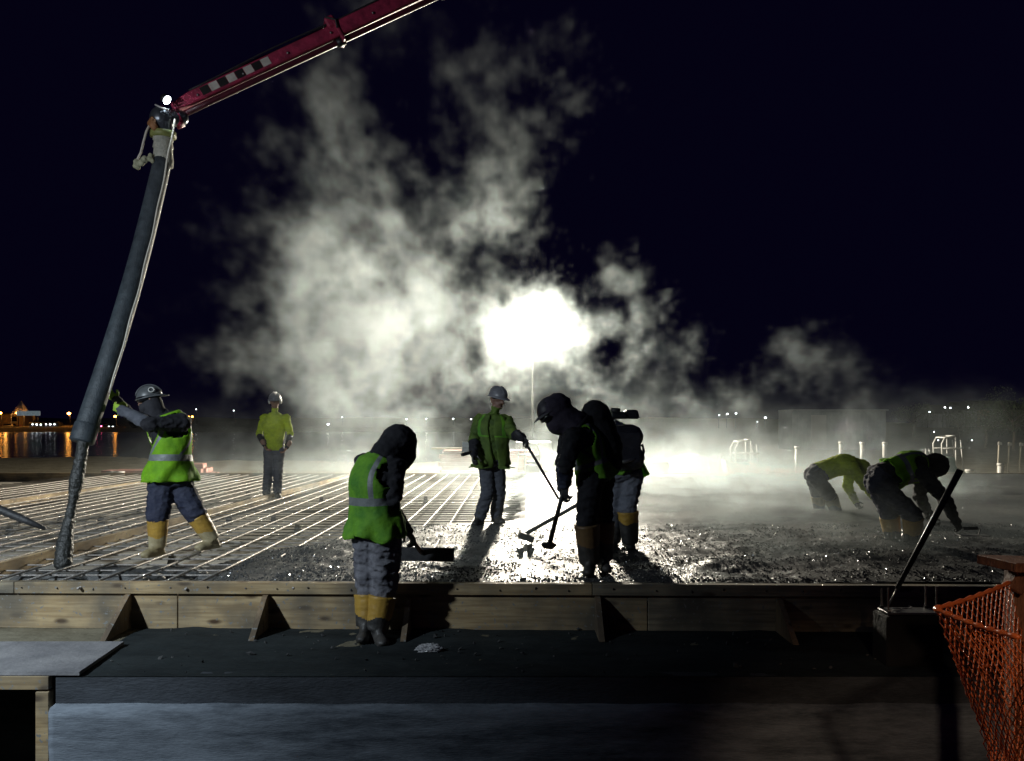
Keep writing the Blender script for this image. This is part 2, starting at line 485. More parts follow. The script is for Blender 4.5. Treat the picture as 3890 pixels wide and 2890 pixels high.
# little block supports standing under the bars
blk = MB().box((0, 0, .045), (.09, .07, .09), taper=.6).mesh('bar_support'); blk.materials.append(pmat('mortar', (.10, .10, .095), .9, (.16, .16, .15), 20))
for i in range(46):
    yy = rnd.choice([8, 9.2, 10.4, 11.6, 12.8, 14.5, 16]) + rnd.uniform(-.2, .2); xx = -9 + .62 * rnd.randint(0, 14)
    if xx > conc_edge(yy) - .3: continue
    o = bpy.data.objects.new('bar_support', blk); COL.objects.link(o); o.parent = mat_thing
    o.location = (xx + 5, yy - 13, .164 - .3); o.scale = (1, 1, 1.3)

# timber rails lying along the bars
def rail(name, p0, p1, w, h, label, mat='form_wood_y'):
    p0, p1 = Vector(p0), Vector(p1); c = (p0 + p1) / 2
    mb = MB().beam(p0 - c, p1 - c, w, h)
    me = mb.mesh(name); me.materials.append(MATS[mat])
    bm = bmesh.new(); bm.from_mesh(me); bmesh.ops.bevel(bm, geom=bm.edges[:], offset=.004, segments=1, affect='EDGES'); bm.to_mesh(me); bm.free()
    o = bpy.data.objects.new(name, me); COL.objects.link(o); o.location = c
    return tag(o, label, 'timber')
rail('screed_rail', (-4.55, 6.6, .31), (-3.9, 19.6, .31), .045, .14, 'long pale timber rail set on edge among the bars, behind the hose worker')
rail('screed_rail', (-8.3, 10.6, .31), (-7.85, 18.6, .31), .045, .12, 'far timber rail on edge among the bars, leftmost of the two')
rail('screed_strip', (.10, 6.5, .35), (.28, 14.5, .35), .035, .03, 'narrow bright metal screed strip running back through the wet concrete', 'steel')
# loose sheets lying on the deck below the bars
for i, (sx, sy, w, d, a, lab) in enumerate([(470, 2025, .95, .5, 12, 'pale plywood offcut under the bars beside the falling concrete'), (820, 2040, 1.3, .7, -8, 'pale plywood sheet under the bars between the boots of the hose worker'),
                                            (1130, 1930, 1.2, .8, 5, 'pale plywood sheet under the bars at the feet of the man in the yellow shirt')]):
    p = at(sx, sy, 1.43 * FPX / (sy * 1024 / 3890 - HZ))
    o = MB().box((0, 0, 0), (w, d, .018)).build('plywood_sheet', [MATS['pale_ply']], bevel=.003)
    o.location = (p.x, p.y, .175); o.rotation_euler = (0, 0, R(a)); tag(o, lab, 'plywood')

# ---------------------------------------------------------------- front formwork
def fy(x): return 6.33 - .022 * (x + 4)          # face of the boards: the right end stands nearer
fw = thing('formwork', (0, 6.3, 0), 'long plank formwork along the front of the slab with triangular kickers', 'formwork')
rot = Matrix.Rotation(math.atan(-.022), 3, 'Z')
edges = [-6.2, -2.62, 1.05, 4.35, 7.5]
for i, (a, b) in enumerate(zip(edges, edges[1:])):
    xc = (a + b) / 2
    MB().box((xc, fy(xc) + .02 + .004 * (i % 2), .137), (b - a - .006, .04, .276), rot @ Matrix.Rotation(R((.12, -.08, .1, -.1)[i]), 3, 'Y')).build('board', [MATS[('form_wood', 'form_wood', 'form_wood_grey', 'form_wood')[i]]], fw, bevel=.003)
edges = [-6.2, -3.9, .62, 3.7, 7.5]
for i, (a, b) in enumerate(zip(edges, edges[1:])):
    xc = (a + b) / 2
    MB().box((xc, fy(xc) + .005, .322), (b - a - .005, .075, .088), rot @ Matrix.Rotation(R((.08, -.05, .07, 0)[i]), 3, 'Y')).build('top_rail', [MATS[('form_wood_grey', 'form_wood', 'form_wood_grey', 'form_wood')[i]]], fw, bevel=.003)
nail = MB()
for xk in np.arange(-5.9, 7, .29):
    xk = float(xk) + rnd.uniform(-.06, .06); nail.tube([(xk, fy(xk) - .040, .322 + rnd.uniform(-.02, .02)), (xk, fy(xk) - .028, .322)], .0055, 6)
nail.build('nail_heads', [MATS['dark_steel']], fw)['kind'] = 'stuff'
for xk, rch, ht_ in ((-4.45, .40, .27), (-3.0, .42, .272), (-1.92, .37, .268), (-.80, .36, .25), (.66, .34, .27), (2.05, .40, .262), (3.3, .4, .27)):
    y0 = fy(xk)
    prof = [(y0 - .005, ht_), (y0 - .05, ht_ - .012), (y0 - rch, .008), (y0 - rch, .0), (y0 - .005, .0)]
    t = .02
    vs = [(xk + s * t, y, z + .006) for s in (-1, 1) for y, z in prof]; n = len(prof)
    fs = [tuple(range(n)), tuple(range(2 * n - 1, n - 1, -1))] + [(i, i + n, (i + 1) % n + n, (i + 1) % n) for i in range(n)]
    mb = MB(); mb.add(vs, fs); b_ = mb.build('kicker', [MATS['brace_wood']], fw)
    bm = bmesh.new(); bm.from_mesh(b_.data); bmesh.ops.recalc_face_normals(bm, faces=bm.faces[:]); bm.to_mesh(b_.data); bm.free()

# ---------------------------------------------------------------- platform, post and opening on the left
pl = thing('platform', (-4, 5.5, 0), 'plywood platform with timber edge over the dark opening at lower left', 'platform')
mb = MB(); z1 = .035
vs = [(-6.4, 5.09, z1), (-2.74, 5.09, z1), (-2.80, 5.80, z1), (-6.4, 5.80, z1)]
mb.add(vs + [(x, y, .012) for x, y, z in vs], [(0, 1, 2, 3), (7, 6, 5, 4), (0, 4, 5, 1), (1, 5, 6, 2), (2, 6, 7, 3), (3, 7, 4, 0)])
mb.build('sheet', [pmat('old_ply', (.16, .16, .17), .85, (.28, .275, .28), 3, bump=.3, bs=30)], pl)
MB().box((-4.53, 5.105, -.035), (3.2, .045, .085)).build('edge_timber', [MATS['form_wood']], pl, bevel=.003)
MB().box((-4.9, 5.6, -.045), (3.0, .05, .09)).build('joist', [MATS['brace_wood']], pl)
o = MB().box((-2.97, 5.11, -.86), (.085, .06, 1.54)).build('timber_post', [MATS['form_wood']], bevel=.004); tag(o, 'upright timber post below the plywood platform at lower left', 'post')
# bottles lying in the opening
bm_ = pmat('clear_bottle', (.25, .25, .27), .2, (.4, .4, .42), 10)
for i, (dx, dy, dz, tilt, lab) in enumerate([(-3.10, 5.20, -.955, 6, 'dusty bottle standing in the dark opening nearest the timber post'), (-3.20, 5.25, -.955, -6, 'dusty bottle standing in the dark opening, second from the timber post'), (-3.36, 5.18, -1.0, 8, 'dusty bottle standing in the dark opening farthest from the timber post')]):
    t = thing('bottle', (dx, dy, dz), lab, 'bottle', 'bottles in the opening'); t.rotation_euler = (R(tilt), R(-tilt), 0)
    b = Vector((dx, dy, dz))
    MB().tube([b, b + Vector((0, 0, .14)), b + Vector((0, 0, .18)), b + Vector((0, 0, .215))], [.033, .033, .014, .013], 12).build('body', [bm_], t, True)
    MB().tube([b + Vector((0, 0, .216)), b + Vector((0, 0, .235))], .016, 10).build('cap', [MATS['white_paint']], t, True)
o = MB().box((-3.6, 5.32, -1.03), (1.3, .5, .04)).build('shelf_plank', [MATS['brace_wood']]); tag(o, 'dark plank carrying bottles inside the opening', 'plank')
# crumpled plastic bag on the ledge
def crumple(name, c, s, seed, m, label, cat):
    bm = bmesh.new(); bmesh.ops.create_icosphere(bm, subdivisions=4, radius=1)
    for v in bm.verts:
        q = v.co * 2.3 + Vector((seed, 0, 0)); k = 1 + .55 * abs(noise.noise(q)) - .35 * abs(noise.noise(q * 2.3)) + .18 * noise.noise(q * 5)
        v.co = Vector((v.co.x * s[0] * k, v.co.y * s[1] * k, max(-.6, v.co.z) * s[2] * k + s[2] * .5)) + Vector(c)
    me = bpy.data.meshes.new(name); bm.to_mesh(me); bm.free()
    return tag(link(name, me, None, m), label, cat)
pbm = pmat('plastic_film', (.5, .5, .52), .25, (.65, .65, .66), 8, transl=.3)
p = at(1630, 2508, 5.65); crumple('plastic_bag', (p.x, 5.65, .01), (.085, .05, .03), 3, pbm, 'crumpled clear plastic bag lying on the dark ledge', 'bag')

# stones, crumbs of concrete and splinters on the ledge
mb = MB(); rn = random.Random(12)
octf = [(0, 2, 4), (2, 1, 4), (1, 3, 4), (3, 0, 4), (2, 0, 5), (1, 2, 5), (3, 1, 5), (0, 3, 5)]
for k in range(170):
    x = rn.uniform(-2.7, 4.5); y = 5.14 + 1.1 * rn.random(); s_ = rn.uniform(.004, .016) * (2.0 if rn.random() < .04 else 1)
    q = Quaternion((rn.gauss(0, 1), rn.gauss(0, 1), rn.gauss(0, 1)), rn.random() * 6)
    e = [Vector((s_ * rn.uniform(.7, 1.6), 0, 0)), Vector((0, s_ * rn.uniform(.6, 1.1), 0)), Vector((0, 0, s_ * rn.uniform(.4, .8)))]
    mb.add([Vector((x, y, .012 + s_ * .2)) + q @ v for v in (e[0], -e[0], e[1], -e[1], e[2], -e[2])], octf)
o = mb.build('rubble', [pmat('rubble', (.03, .032, .034), .9, (.09, .09, .088), 3)]); tag(o, 'crumbs of stone and concrete strewn over the dark ledge', 'rubble', kind='stuff')

# ---------------------------------------------------------------- pier with anchor bolts and leaning pole
pr = thing('concrete_pier', (2.62, 5.45, 0), 'low dark concrete pier with thin anchor rods in front of the formwork', 'pier')
MB().box((2.66, 5.41, .165), (.38, .22, .33), taper=.98).build('block', [pmat('dark_cast', (.007, .007, .008), .95, (.014, .014, .015), 6, bump=.4)], pr, bevel=.01)
mb = MB().box((2.66, 5.40, .347), (.34, .16, .014)); mb.build('base_plate', [MATS['steel']], pr, bevel=.003)
for dx, dy, h in ((-.16, -.06, .16), (.16, -.06, .17), (-.15, .06, .13), (.15, .06, .15)):
    r_ = MB().tube([(2.66 + dx, 5.40 + dy, .33), (2.66 + dx, 5.40 + dy, .355 + h)], .0065, 8).build('anchor_rod', [MATS['steel']], pr)
    MB().tube([(2.66 + dx, 5.40 + dy, .354), (2.66 + dx, 5.40 + dy, .37)], .014, 6).build('nut', [MATS['dark_steel']], r_)
for i in range(5):
    a = rnd.uniform(0, 3); c = Vector((2.62 + rnd.uniform(-.13, .13), 5.39 + rnd.uniform(-.06, .06), .36))
    MB().tube([c + Vector((math.cos(a + t) * .06, math.sin(a + t) * .03, .004 * t)) for t in np.linspace(0, 4, 9)], .0025, 5).build('tie_wire', [MATS['steel']], pr)
b0 = Vector((2.56, 5.47, .37)); b1 = at(3648, 1785, 5.15)
pt = thing('leaning_pole', b0, 'dark round pole leaning over the pier at right, its top near the bent worker', 'pole')
d = (b1 - b0)
MB().tube([b0 + d * .13, b0 + d * .5, b1], [.0155, .019, .0215], 12).build('shaft', [MATS['dark_steel']], pt, True)
MB().tube([b0, b0 + d * .14], .0065, 8).build('ferrule', [MATS['steel']], pt, True)
# ---------------------------------------------------------------- people
TMP = bpy.data.scenes.new('workbench')      # scratch scene for fusing shapes, removed at the end
def lerp(a, b, t): return a + (b - a) * t

def blob_mesh(mb, voxel, smooth=4, wrinkle=0.0, wf=9.0, seed=0.0):
    """Fuse overlapping closed shapes into one continuous surface."""
    me = mb.mesh('tmp')
    bm = bmesh.new(); bm.from_mesh(me); bmesh.ops.recalc_face_normals(bm, faces=bm.faces[:]); bm.to_mesh(me); bm.free()
    o = bpy.data.objects.new('tmp', me); TMP.collection.objects.link(o)
    r = o.modifiers.new('r', 'REMESH'); r.mode = 'VOXEL'; r.voxel_size = voxel; r.use_smooth_shade = True
    if smooth:
        s = o.modifiers.new('s', 'SMOOTH'); s.factor = .5; s.iterations = smooth
    vl = TMP.view_layers[0]; vl.update()
    res = bpy.data.meshes.new_from_object(o.evaluated_get(vl.depsgraph))
    bpy.data.objects.remove(o); bpy.data.meshes.remove(me)
    if wrinkle:
        nv = len(res.vertices)
        co = np.empty(nv * 3, np.float32); res.vertices.foreach_get('co', co); co = co.reshape(-1, 3)
        no = np.empty(nv * 3, np.float32); res.vertex_normals.foreach_get('vector', no); no = no.reshape(-1, 3)
        k = np.array([noise.ridged_multi_fractal(Vector((p[0] * wf * .75, p[1] * wf * .75, p[2] * wf * 1.8 + seed)), 1.0, 2.0, 3, 1.0, 2.0) for p in co.tolist()], np.float32) - 1.1
        res.vertices.foreach_set('co', (co + no * (k * wrinkle)[:, None]).ravel()); res.update()
    res.polygons.foreach_set('use_smooth', [True] * len(res.polygons))
    return res

def seg_dist(P, a, b):
    a = np.array(a); b = np.array(b); d = b - a
    t = np.clip(((P - a) @ d) / max(1e-9, d @ d), 0, 1)
    return np.linalg.norm(P - (a + t[:, None] * d), axis=1)

def assign(me, segs):
    """Give each face the material slot of the nearest tagged bone: (p0, p1, radius, slot)."""
    n = len(me.polygons); C = np.empty(n * 3, np.float32); me.polygons.foreach_get('center', C); C = C.reshape(-1, 3)
    best = np.full(n, 1e9); idx = np.zeros(n, np.int32)
    for a, b, r, s in segs:
        d = seg_dist(C, a, b) - r
        k = d < best; best[k] = d[k]; idx[k] = s
    me.polygons.foreach_set('material_index', idx)

def ring(c, a, b, n=20, p=2.3):
    out = []
    for j in range(n):
        t = 2 * math.pi * j / n; ct, st = math.cos(t), math.sin(t)
        out.append(c + a * math.copysign(abs(ct) ** (2 / p), ct) + b * math.copysign(abs(st) ** (2 / p), st))
    return out

class Fig:
    """A figure laid out from its joints."""
    def __init__(self, J, bulk=0.0):
        self.J = J; self.bulk = bulk
        J['nec'] = J.get('nec')
    def torso(self, t):
        """Centre, side axis and front axis of the trunk at t (0 crotch .. 1 neck)."""
        J = self.J
        ks = [(0, J['pel'] - (J['che'] - J['pel']).normalized() * .09), (.16, J['pel']), (.62, J['che']), (1, J['nec'])]
        # smooth curve through the key points
        p = [k[1] for k in ks]; tt = [k[0] for k in ks]
        for i in range(3):
            if t <= tt[i + 1] or i == 2:
                u = (t - tt[i]) / (tt[i + 1] - tt[i]); break
        p0 = p[max(i - 1, 0)]; p1 = p[i]; p2 = p[i + 1]; p3 = p[min(i + 2, 3)]
        c = .5 * ((2 * p1) + (p2 - p0) * u + (2 * p0 - 5 * p1 + 4 * p2 - p3) * u * u + (3 * p1 - p0 - 3 * p2 + p3) * u ** 3)
        d = (.5 * ((p2 - p0) + (2 * p0 - 5 * p1 + 4 * p2 - p3) * 2 * u + (3 * p1 - p0 - 3 * p2 + p3) * 3 * u * u)).normalized()
        l = lerp((J['hpA'] - J['hpB']).normalized(), (J['shA'] - J['shB']).normalized(), min(1, max(0, (t - .1) / .6)))
        l = (l - d * l.dot(d)).normalized(); f = d.cross(l)
        return c, l, f, d
    W = [(0, .13, .10), (.1, .168, .118), (.25, .165, .118), (.42, .16, .115), (.62, .182, .128), (.80, .182, .118), (.90, .135, .095), (1, .075, .07)]
    def half(self, t, extra=0.0):
        for (a, wa, da), (b, wb, db) in zip(self.W, self.W[1:]):
            if t <= b:
                u = (t - a) / (b - a); u = u * u * (3 - 2 * u)
                return lerp(wa, wb, u) + self.bulk + extra, lerp(da, db, u) + self.bulk + extra
        return self.W[-1][1] + extra, self.W[-1][2] + extra

def body(fig, parent, mats, leg_r=(.098, .078, .072), arm_r=(.066, .055, .043), wrinkle=.010, head=True, seed=0., shin_end=.5, headsize=1.0, slots=None):
    """One continuous body: jacket (slot 0), trousers (1), skin (2), cuffs (3)."""
    J = fig.J; mb = MB(); segs = []
    rings = []
    for t in np.linspace(0, 1, 13):
        c, l, f, d = fig.torso(float(t)); w, dp = fig.half(float(t))
        rings.append(ring(c, l * w, f * dp))
    mb.loft(rings)
    for t0, t1 in ((.18, .4), (.4, .7), (.7, .92)):
        segs.append((fig.torso(t0)[0], fig.torso(t1)[0], .13, 0))
    segs.append((fig.torso(0.0)[0], fig.torso(.12)[0], .13, 1))
    for s in 'AB':
        sh, el, wr = J['sh' + s], J['el' + s], J['wr' + s]
        mb.capsule(lerp(sh, fig.torso(.78)[0], .45), sh, .085, arm_r[0] + .014)
        mb.capsule(sh, el, arm_r[0] + .008, arm_r[1]); mb.capsule(el, wr, arm_r[1], arm_r[2])
        mb.ell(lerp(sh, el, .95), Vector((arm_r[1] + .008, 0, 0)), Vector((0, arm_r[1] + .008, 0)), Vector((0, 0, arm_r[1] + .008)))
        segs += [(sh, el, .06, 0), (el, lerp(el, wr, .8), .05, 3)]
        hp, kn, an = J['hp' + s], J['kn' + s], J['an' + s]
        mb.capsule(hp, kn, leg_r[0], leg_r[1]); mb.capsule(kn, lerp(kn, an, shin_end + .12), leg_r[1], leg_r[2])
        mb.capsule(lerp(hp, kn, -.05) , lerp(hp, kn, .25), leg_r[0] + .012, leg_r[0])
        mb.capsule(lerp(kn, an, .4), an, .05, .042)
        segs += [(hp, kn, .09, 1), (kn, an, .08, 1)]
    nk, hd = J['nec'], J['hed']
    mb.capsule(nk, hd, .062, .055); segs.append((lerp(nk, hd, .35), hd, .04, 2))
    if head:
        hs = headsize; look = J['look']; up = (J['up'] - look * J['up'].dot(look)).normalized(); sd = look.cross(up)
        mb.ell(hd + up * .02, sd * .078 * hs, look * .095 * hs, up * .115 * hs)
        mb.ell(hd + look * .035 - up * .055, sd * .055 * hs, look * .055 * hs, up * .06 * hs)      # jaw
        mb.capsule(hd + look * .092 + up * .015, hd + look * .108 - up * .022, .012, .016)          # nose
        mb.capsule(hd + look * .080 - up * .062 - sd * .02, hd + look * .080 - up * .062 + sd * .02, .012, .012)   # lips
        for k in (-1, 1):
            mb.ell(hd + sd * .080 * k - look * .005, sd * .012, look * .022, up * .033)              # ears
            mb.ell(hd + look * .082 + sd * .03 * k + up * .042, sd * .026, look * .014, up * .010)   # brow
        segs.append((hd, hd + up * .05, .09, 2)); segs.append((hd - up * .05 + look * .03, hd + look * .06, .05, 2))
    me = blob_mesh(mb, .0115, 3, wrinkle * 1.15, 10.5, seed)
    assign(me, segs)
    return link('body', me, parent, mats)

def hand(parent, wr, d, n, mat, side=1, curl=55, name='glove', size=1.0, spread=7):
    """Palm, four bent fingers of unequal length and a thumb from the side of the palm."""
    d = d.normalized(); n = (n - d * n.dot(d)).normalized(); s = d.cross(n) * side
    mb = MB(); z = size
    mb.ell(wr + d * .050 * z, s * .043 * z, n * .019 * z, d * .056 * z)
    mb.capsule(wr - d * .03, wr + d * .015, .034 * z, .031 * z)
    mb.capsule(wr - d * .085, wr - d * .03, .047 * z, .040 * z)                         # cuff
    for i, (o, L) in enumerate(((.030, .072), (.010, .082), (-.011, .076), (-.030, .060))):
        base = wr + d * .088 * z + s * o * z
        dr = (d + s * math.tan(R(spread)) * o / .03).normalized()
        a = base; ang = 0
        for j, fr in enumerate((.45, .32, .23)):
            ang += curl * (.55 if j == 0 else .8)
            dd = dr * math.cos(R(ang)) + n * math.sin(R(ang))
            b = a + dd * L * fr * z * 1.05
            mb.capsule(a, b, .0105 * z, .0092 * z, 8); a = b
    a = wr + d * .022 * z + s * .032 * z
    t1 = (d * .62 + s * .68 + n * .40).normalized(); b = a + t1 * .045 * z
    mb.capsule(a, b, .0155 * z, .0125 * z, 8)
    t2 = (d * .75 + s * .12 + n * .65).normalized(); c = b + t2 * .034 * z
    mb.capsule(b, c, .0125 * z, .0105 * z, 8)
    me = blob_mesh(mb, .0055, 1)
    return link(name, me, parent, mat)

def boot(parent, kn, an, toe, mats, top=.42, r=.078, split=.55, name='boot', flare=.012):
    """Rubber boot: shaft from below the knee, ankle, foot and sole."""
    mb = MB(); t = lerp(kn, an, top); fd = toe - an; fd.z = 0; fd = fd.normalized(); sd = Vector((0, 0, 1)).cross(fd)
    ax = (an - t).normalized(); a, b = frame(ax)
    fl = an.z - .085
    sole = Vector((an.x, an.y, fl))
    rings = []
    for u, rr in ((0, r + flare), (.12, r + flare * .6), (.5, r), (.8, r - .008), (1.0, r - .012)):
        c = lerp(t, an, u); rings.append([c + (a * math.cos(2 * math.pi * j / 16) + b * math.sin(2 * math.pi * j / 16)) * rr for j in range(16)])
    mb.loft(rings)
    mb.capsule(sole + Vector((0, 0, .045)) - fd * .03, sole + fd * .13 + Vector((0, 0, .038)), .050, .045)
    mb.ell(sole + fd * .135 + Vector((0, 0, .036)), fd * .068, sd * .050, Vector((0, 0, .036)))
    mb.ell(sole + fd * .02 + Vector((0, 0, .07)), fd * .09, sd * .052, Vector((0, 0, .07)))
    mb.box(sole + fd * .05 + Vector((0, 0, .012)), (.25, .085, .024), Matrix((fd, sd, Vector((0, 0, 1)))).transposed())
    me = blob_mesh(mb, .009, 2, .003, 9, an.x)
    n = len(me.polygons); C = np.empty(n * 3, np.float32); me.polygons.foreach_get('center', C); C = C.reshape(-1, 3)
    cut = lerp(t, an, split).z + .012 * np.sin(C[:, 0] * 37) + .008 * np.sin(C[:, 1] * 61)
    me.polygons.foreach_set('material_index', (C[:, 2] < cut).astype(np.int32))
    return link(name, me, parent, mats)

def vest(fig, parent, mats, t0=.10, t1=.95, extra=.022, hole=(.60, .90), seed=0., open_front=0.0, band=((.30, .385),), stripes=True, name='vest', flare=.02, front_up=0.0):
    n = 56; m = 40; vs = []; fs = []; mi = []
    ts = np.linspace(t0, t1, m)
    fa = 90 if fig.torso(.6)[2].dot(fig.J['look']) > 0 else 270
    for i, t in enumerate(ts):
        t = float(t); c, l, f, d = fig.torso(t); w, dp = fig.half(t, extra + flare * max(0, (.35 - t) / .35))
        for p_, k in zip(ring(c, l * w, f * dp, n), range(n)):
            o = (p_ - c).normalized()
            q = Vector((p_.x * 7, p_.y * 7, p_.z * 4 + seed)); p_ = p_ + o * (.016 * noise.fractal(q, 1, 2, 3) + .010 * noise.noise(q * 2.7)) * (1.25 - t)
            hm = max(0, 1 - (t - t0) / .25)
            p_ = p_ + d * hm * (.045 * noise.noise(Vector((k * .13, seed, 1))) * (1 if k < n else 1) + .012 * noise.noise(Vector((k * .6, seed, 5)))) + o * hm * .022 * math.sin(k * .75 + seed)
            vs.append(p_)
    for i in range(m - 1):
        tm_ = float(ts[i] + ts[i + 1]) / 2
        for j in range(n):
            j2 = (j + 1) % n; ang = math.degrees(2 * math.pi * (j + .5) / n)            # 0 = side A, 90 = front, 180 = side B
            da = min(abs(ang), abs(ang - 360), abs(ang - 180))
            if hole[0] < tm_ < hole[1]:
                u = (tm_ - (hole[0] + hole[1]) / 2) / ((hole[1] - hole[0]) / 2)
                if da < 42 * math.sqrt(max(0, 1 - u * u * .9)): continue
            df = abs(ang - fa)
            if open_front and df < open_front: continue
            if front_up and df < 35 and tm_ > 1 - front_up: continue
            b = any(x0 < tm_ < x1 for x0, x1 in band)
            if stripes and tm_ > band[-1][1]:
                for cc in (52, 128, 232, 308):
                    if abs(ang - cc) < 8.5: b = True
            fs.append((i * n + j, i * n + j2, (i + 1) * n + j2, (i + 1) * n + j)); mi.append(1 if b else 0)
    me = bpy.data.meshes.new(name); me.from_pydata(vs, [], fs); me.polygons.foreach_set('material_index', mi); me.polygons.foreach_set('use_smooth', [True] * len(fs))
    bm = bmesh.new(); bm.from_mesh(me); bmesh.ops.delete(bm, geom=[v for v in bm.verts if not v.link_faces], context='VERTS'); bm.to_mesh(me); bm.free()
    o = link(name, me, parent, mats)
    s = o.modifiers.new('thick', 'SOLIDIFY'); s.thickness = .006; s.offset = 0
    return o

def helmet(parent, hd, look, up, mat, size=1.0, peak=True, ridge=True, name='hard_hat'):
    look = look.normalized(); up = (up - look * up.dot(look)).normalized(); sd = look.cross(up)
    c = hd + up * .048; mb = MB(); n = 28; rings = []
    for e in (0, 8, 18, 30, 44, 58, 72, 84):
        t = R(e); rings.append([c + up * (.125 * size * math.sin(t)) + (look * .132 * math.cos(2 * math.pi * j / n) + sd * .108 * math.sin(2 * math.pi * j / n)) * math.cos(t) * size for j in range(n)])
    mb.loft(rings)
    br = []
    for k, (rr, zz) in enumerate(((1.0, .004), (1.10, -.006), (1.11, -.012), (1.0, -.010))):
        r_ = []
        for j in range(n):
            t = 2 * math.pi * j / n; ex = (.045 * max(0, math.cos(t)) ** 2 if peak else 0) * (rr - 1) * 10
            r_.append(c + up * (zz - ex * .25) + (look * (.132 * rr + ex) * math.cos(t) + sd * .108 * rr * math.sin(t)) * size)
        br.append(r_)
    mb.loft(br, cap=False)
    h = mb.build(name, [mat], parent, True)
    if ridge:
        rb = MB()
        for k in (-.025, 0, .025):
            rb.tube([c + up * (.128 * size * math.sin(R(e))) + look * .134 * math.cos(R(e)) * size + sd * k * size for e in range(18, 164, 9)], .006, 6)
        rb.build('ridge', [mat], h, True)
    return h

# cloth and gear materials
hv = pmat('hivis_lime', (.40, .78, .03), .75, (.24, .55, .03), 7, bump=.5, bs=20, transl=.5)
hvd = pmat('hivis_green', (.26, .60, .035), .75, (.10, .32, .035), 5, bump=.5, bs=20, transl=.34)
hvy = pmat('hivis_yellow', (.50, .60, .04), .8, (.30, .38, .04), 6, bump=.45, bs=20, transl=.3)
silver = pmat('reflective_tape', (.22, .24, .24), .5, (.14, .155, .155), 6, bump=.3, bs=24)
black = pmat('black_cloth', (.014, .014, .018), .85, (.030, .030, .036), 8, bump=.45, bs=22, spec=.25)
navy = pmat('navy_cloth', (.016, .020, .042), .85, (.05, .055, .085), 10, nd=9, bump=.7, bs=20, spec=.25)
grey = pmat('grey_cloth', (.10, .10, .12), .85, (.21, .21, .235), 9, nd=9, bump=.7, bs=20, spec=.25)
dgrey = pmat('slate_cloth', (.06, .065, .08), .85, (.10, .105, .125), 7, bump=.45, bs=22, spec=.25)
skin = pmat('skin', (.26, .15, .11), .55, (.20, .11, .08), 12)
yboot = pmat('yellow_rubber', (.50, .30, .05), .42, (.38, .23, .05), 9, bump=.15, bs=25)
bboot = pmat('muddy_rubber', (.022, .022, .022), .5, (.07, .065, .06), 9, bump=.3, bs=35)
glov = pmat('black_glove', (.016, .016, .018), .6, (.03, .03, .034), 14, bump=.3, bs=45)
gglov = pmat('lime_glove', (.36, .56, .05), .7, (.28, .45, .05), 16, bump=.3, bs=45, transl=.15)
hatg = pmat('grey_hat', (.16, .16, .18), .35, (.22, .22, .24), 8)
hatw = pmat('white_hat', (.55, .55, .52), .35, (.45, .44, .42), 8)
glass = pmat('dark_lens', (.01, .01, .012), .12)
pole_m = pmat('ash_handle', (.16, .12, .08), .6, (.24, .18, .12), 14, stretch=(1, 1, 1))

def joints(D, spec, floor=None):
    J = {}
    for k, v in spec.items():
        if k in ('look', 'up'): J[k] = Vector(v).normalized()
        else: J[k] = at(v[0], v[1], D + v[2])
    return J
def bone_report(nm, J):
    L = lambda a, b: (J[a] - J[b]).length
    print('BONES %-14s' % nm, ' '.join('%s%.2f' % (k, L(*ab)) for k, ab in (('uaA', ('shA', 'elA')), ('faA', ('elA', 'wrA')), ('uaB', ('shB', 'elB')), ('faB', ('elB', 'wrB')), ('thA', ('hpA', 'knA')), ('snA', ('knA', 'anA')), ('thB', ('hpB', 'knB')), ('snB', ('knB', 'anB')), ('sh', ('shA', 'shB')), ('hip', ('hpA', 'hpB')), ('trunk', ('pel', 'nec')), ('neck', ('nec', 'hed')))), 'foot z %.2f %.2f' % (J['anA'].z - .085, J['anB'].z - .085))

# --- the man steering the hose
D = 8.0
J = joints(D, {'pel': (648, 1815, 0), 'che': (648, 1660, .02), 'nec': (618, 1572, 0), 'hed': (572, 1522, -.02), 'look': (-.90, -.38, -.22), 'up': (-.12, 0, 1),
               'shA': (688, 1606, -.12), 'elA': (566, 1612, -.38), 'wrA': (462, 1558, -.22), 'shB': (590, 1592, .20), 'elB': (512, 1598, .18), 'wrB': (442, 1520, .08),
               'hpA': (614, 1850, -.04), 'knA': (600, 1958, -.12), 'anA': (598, 2078, -.10), 'toA': (560, 2090, -.22), 'hpB': (684, 1850, .06), 'knB': (742, 1950, .02), 'anB': (806, 2052, .10), 'toB': (760, 2075, -.02)})
bone_report('hose man', J)
f = Fig(J, .035)
pA = thing('person', (J['pel'].x, D, .34), 'worker in lime vest and dark hard hat steering the thick pump hose', 'person')
body(f, pA, [black, navy, skin, dgrey], leg_r=(.128, .112, .072), arm_r=(.085, .070, .05), seed=1, shin_end=.1)
vest(f, pA, [hv, silver], open_front=26, seed=2., t0=.13, band=((.36, .43),), extra=.026, flare=.055)
h = helmet(pA, J['hed'] - J['up'] * .008, -J['look'], J['up'], pmat('slate_hat', (.07, .075, .08), .4, (.11, .115, .12), 8), .93)
lk = J['look']; up = (J['up'] - lk * J['up'].dot(lk)).normalized(); sd = lk.cross(up)
c = J['hed'] + up * .088 + sd * -.02
e0 = J['hed'] + up * .10 - sd * .0
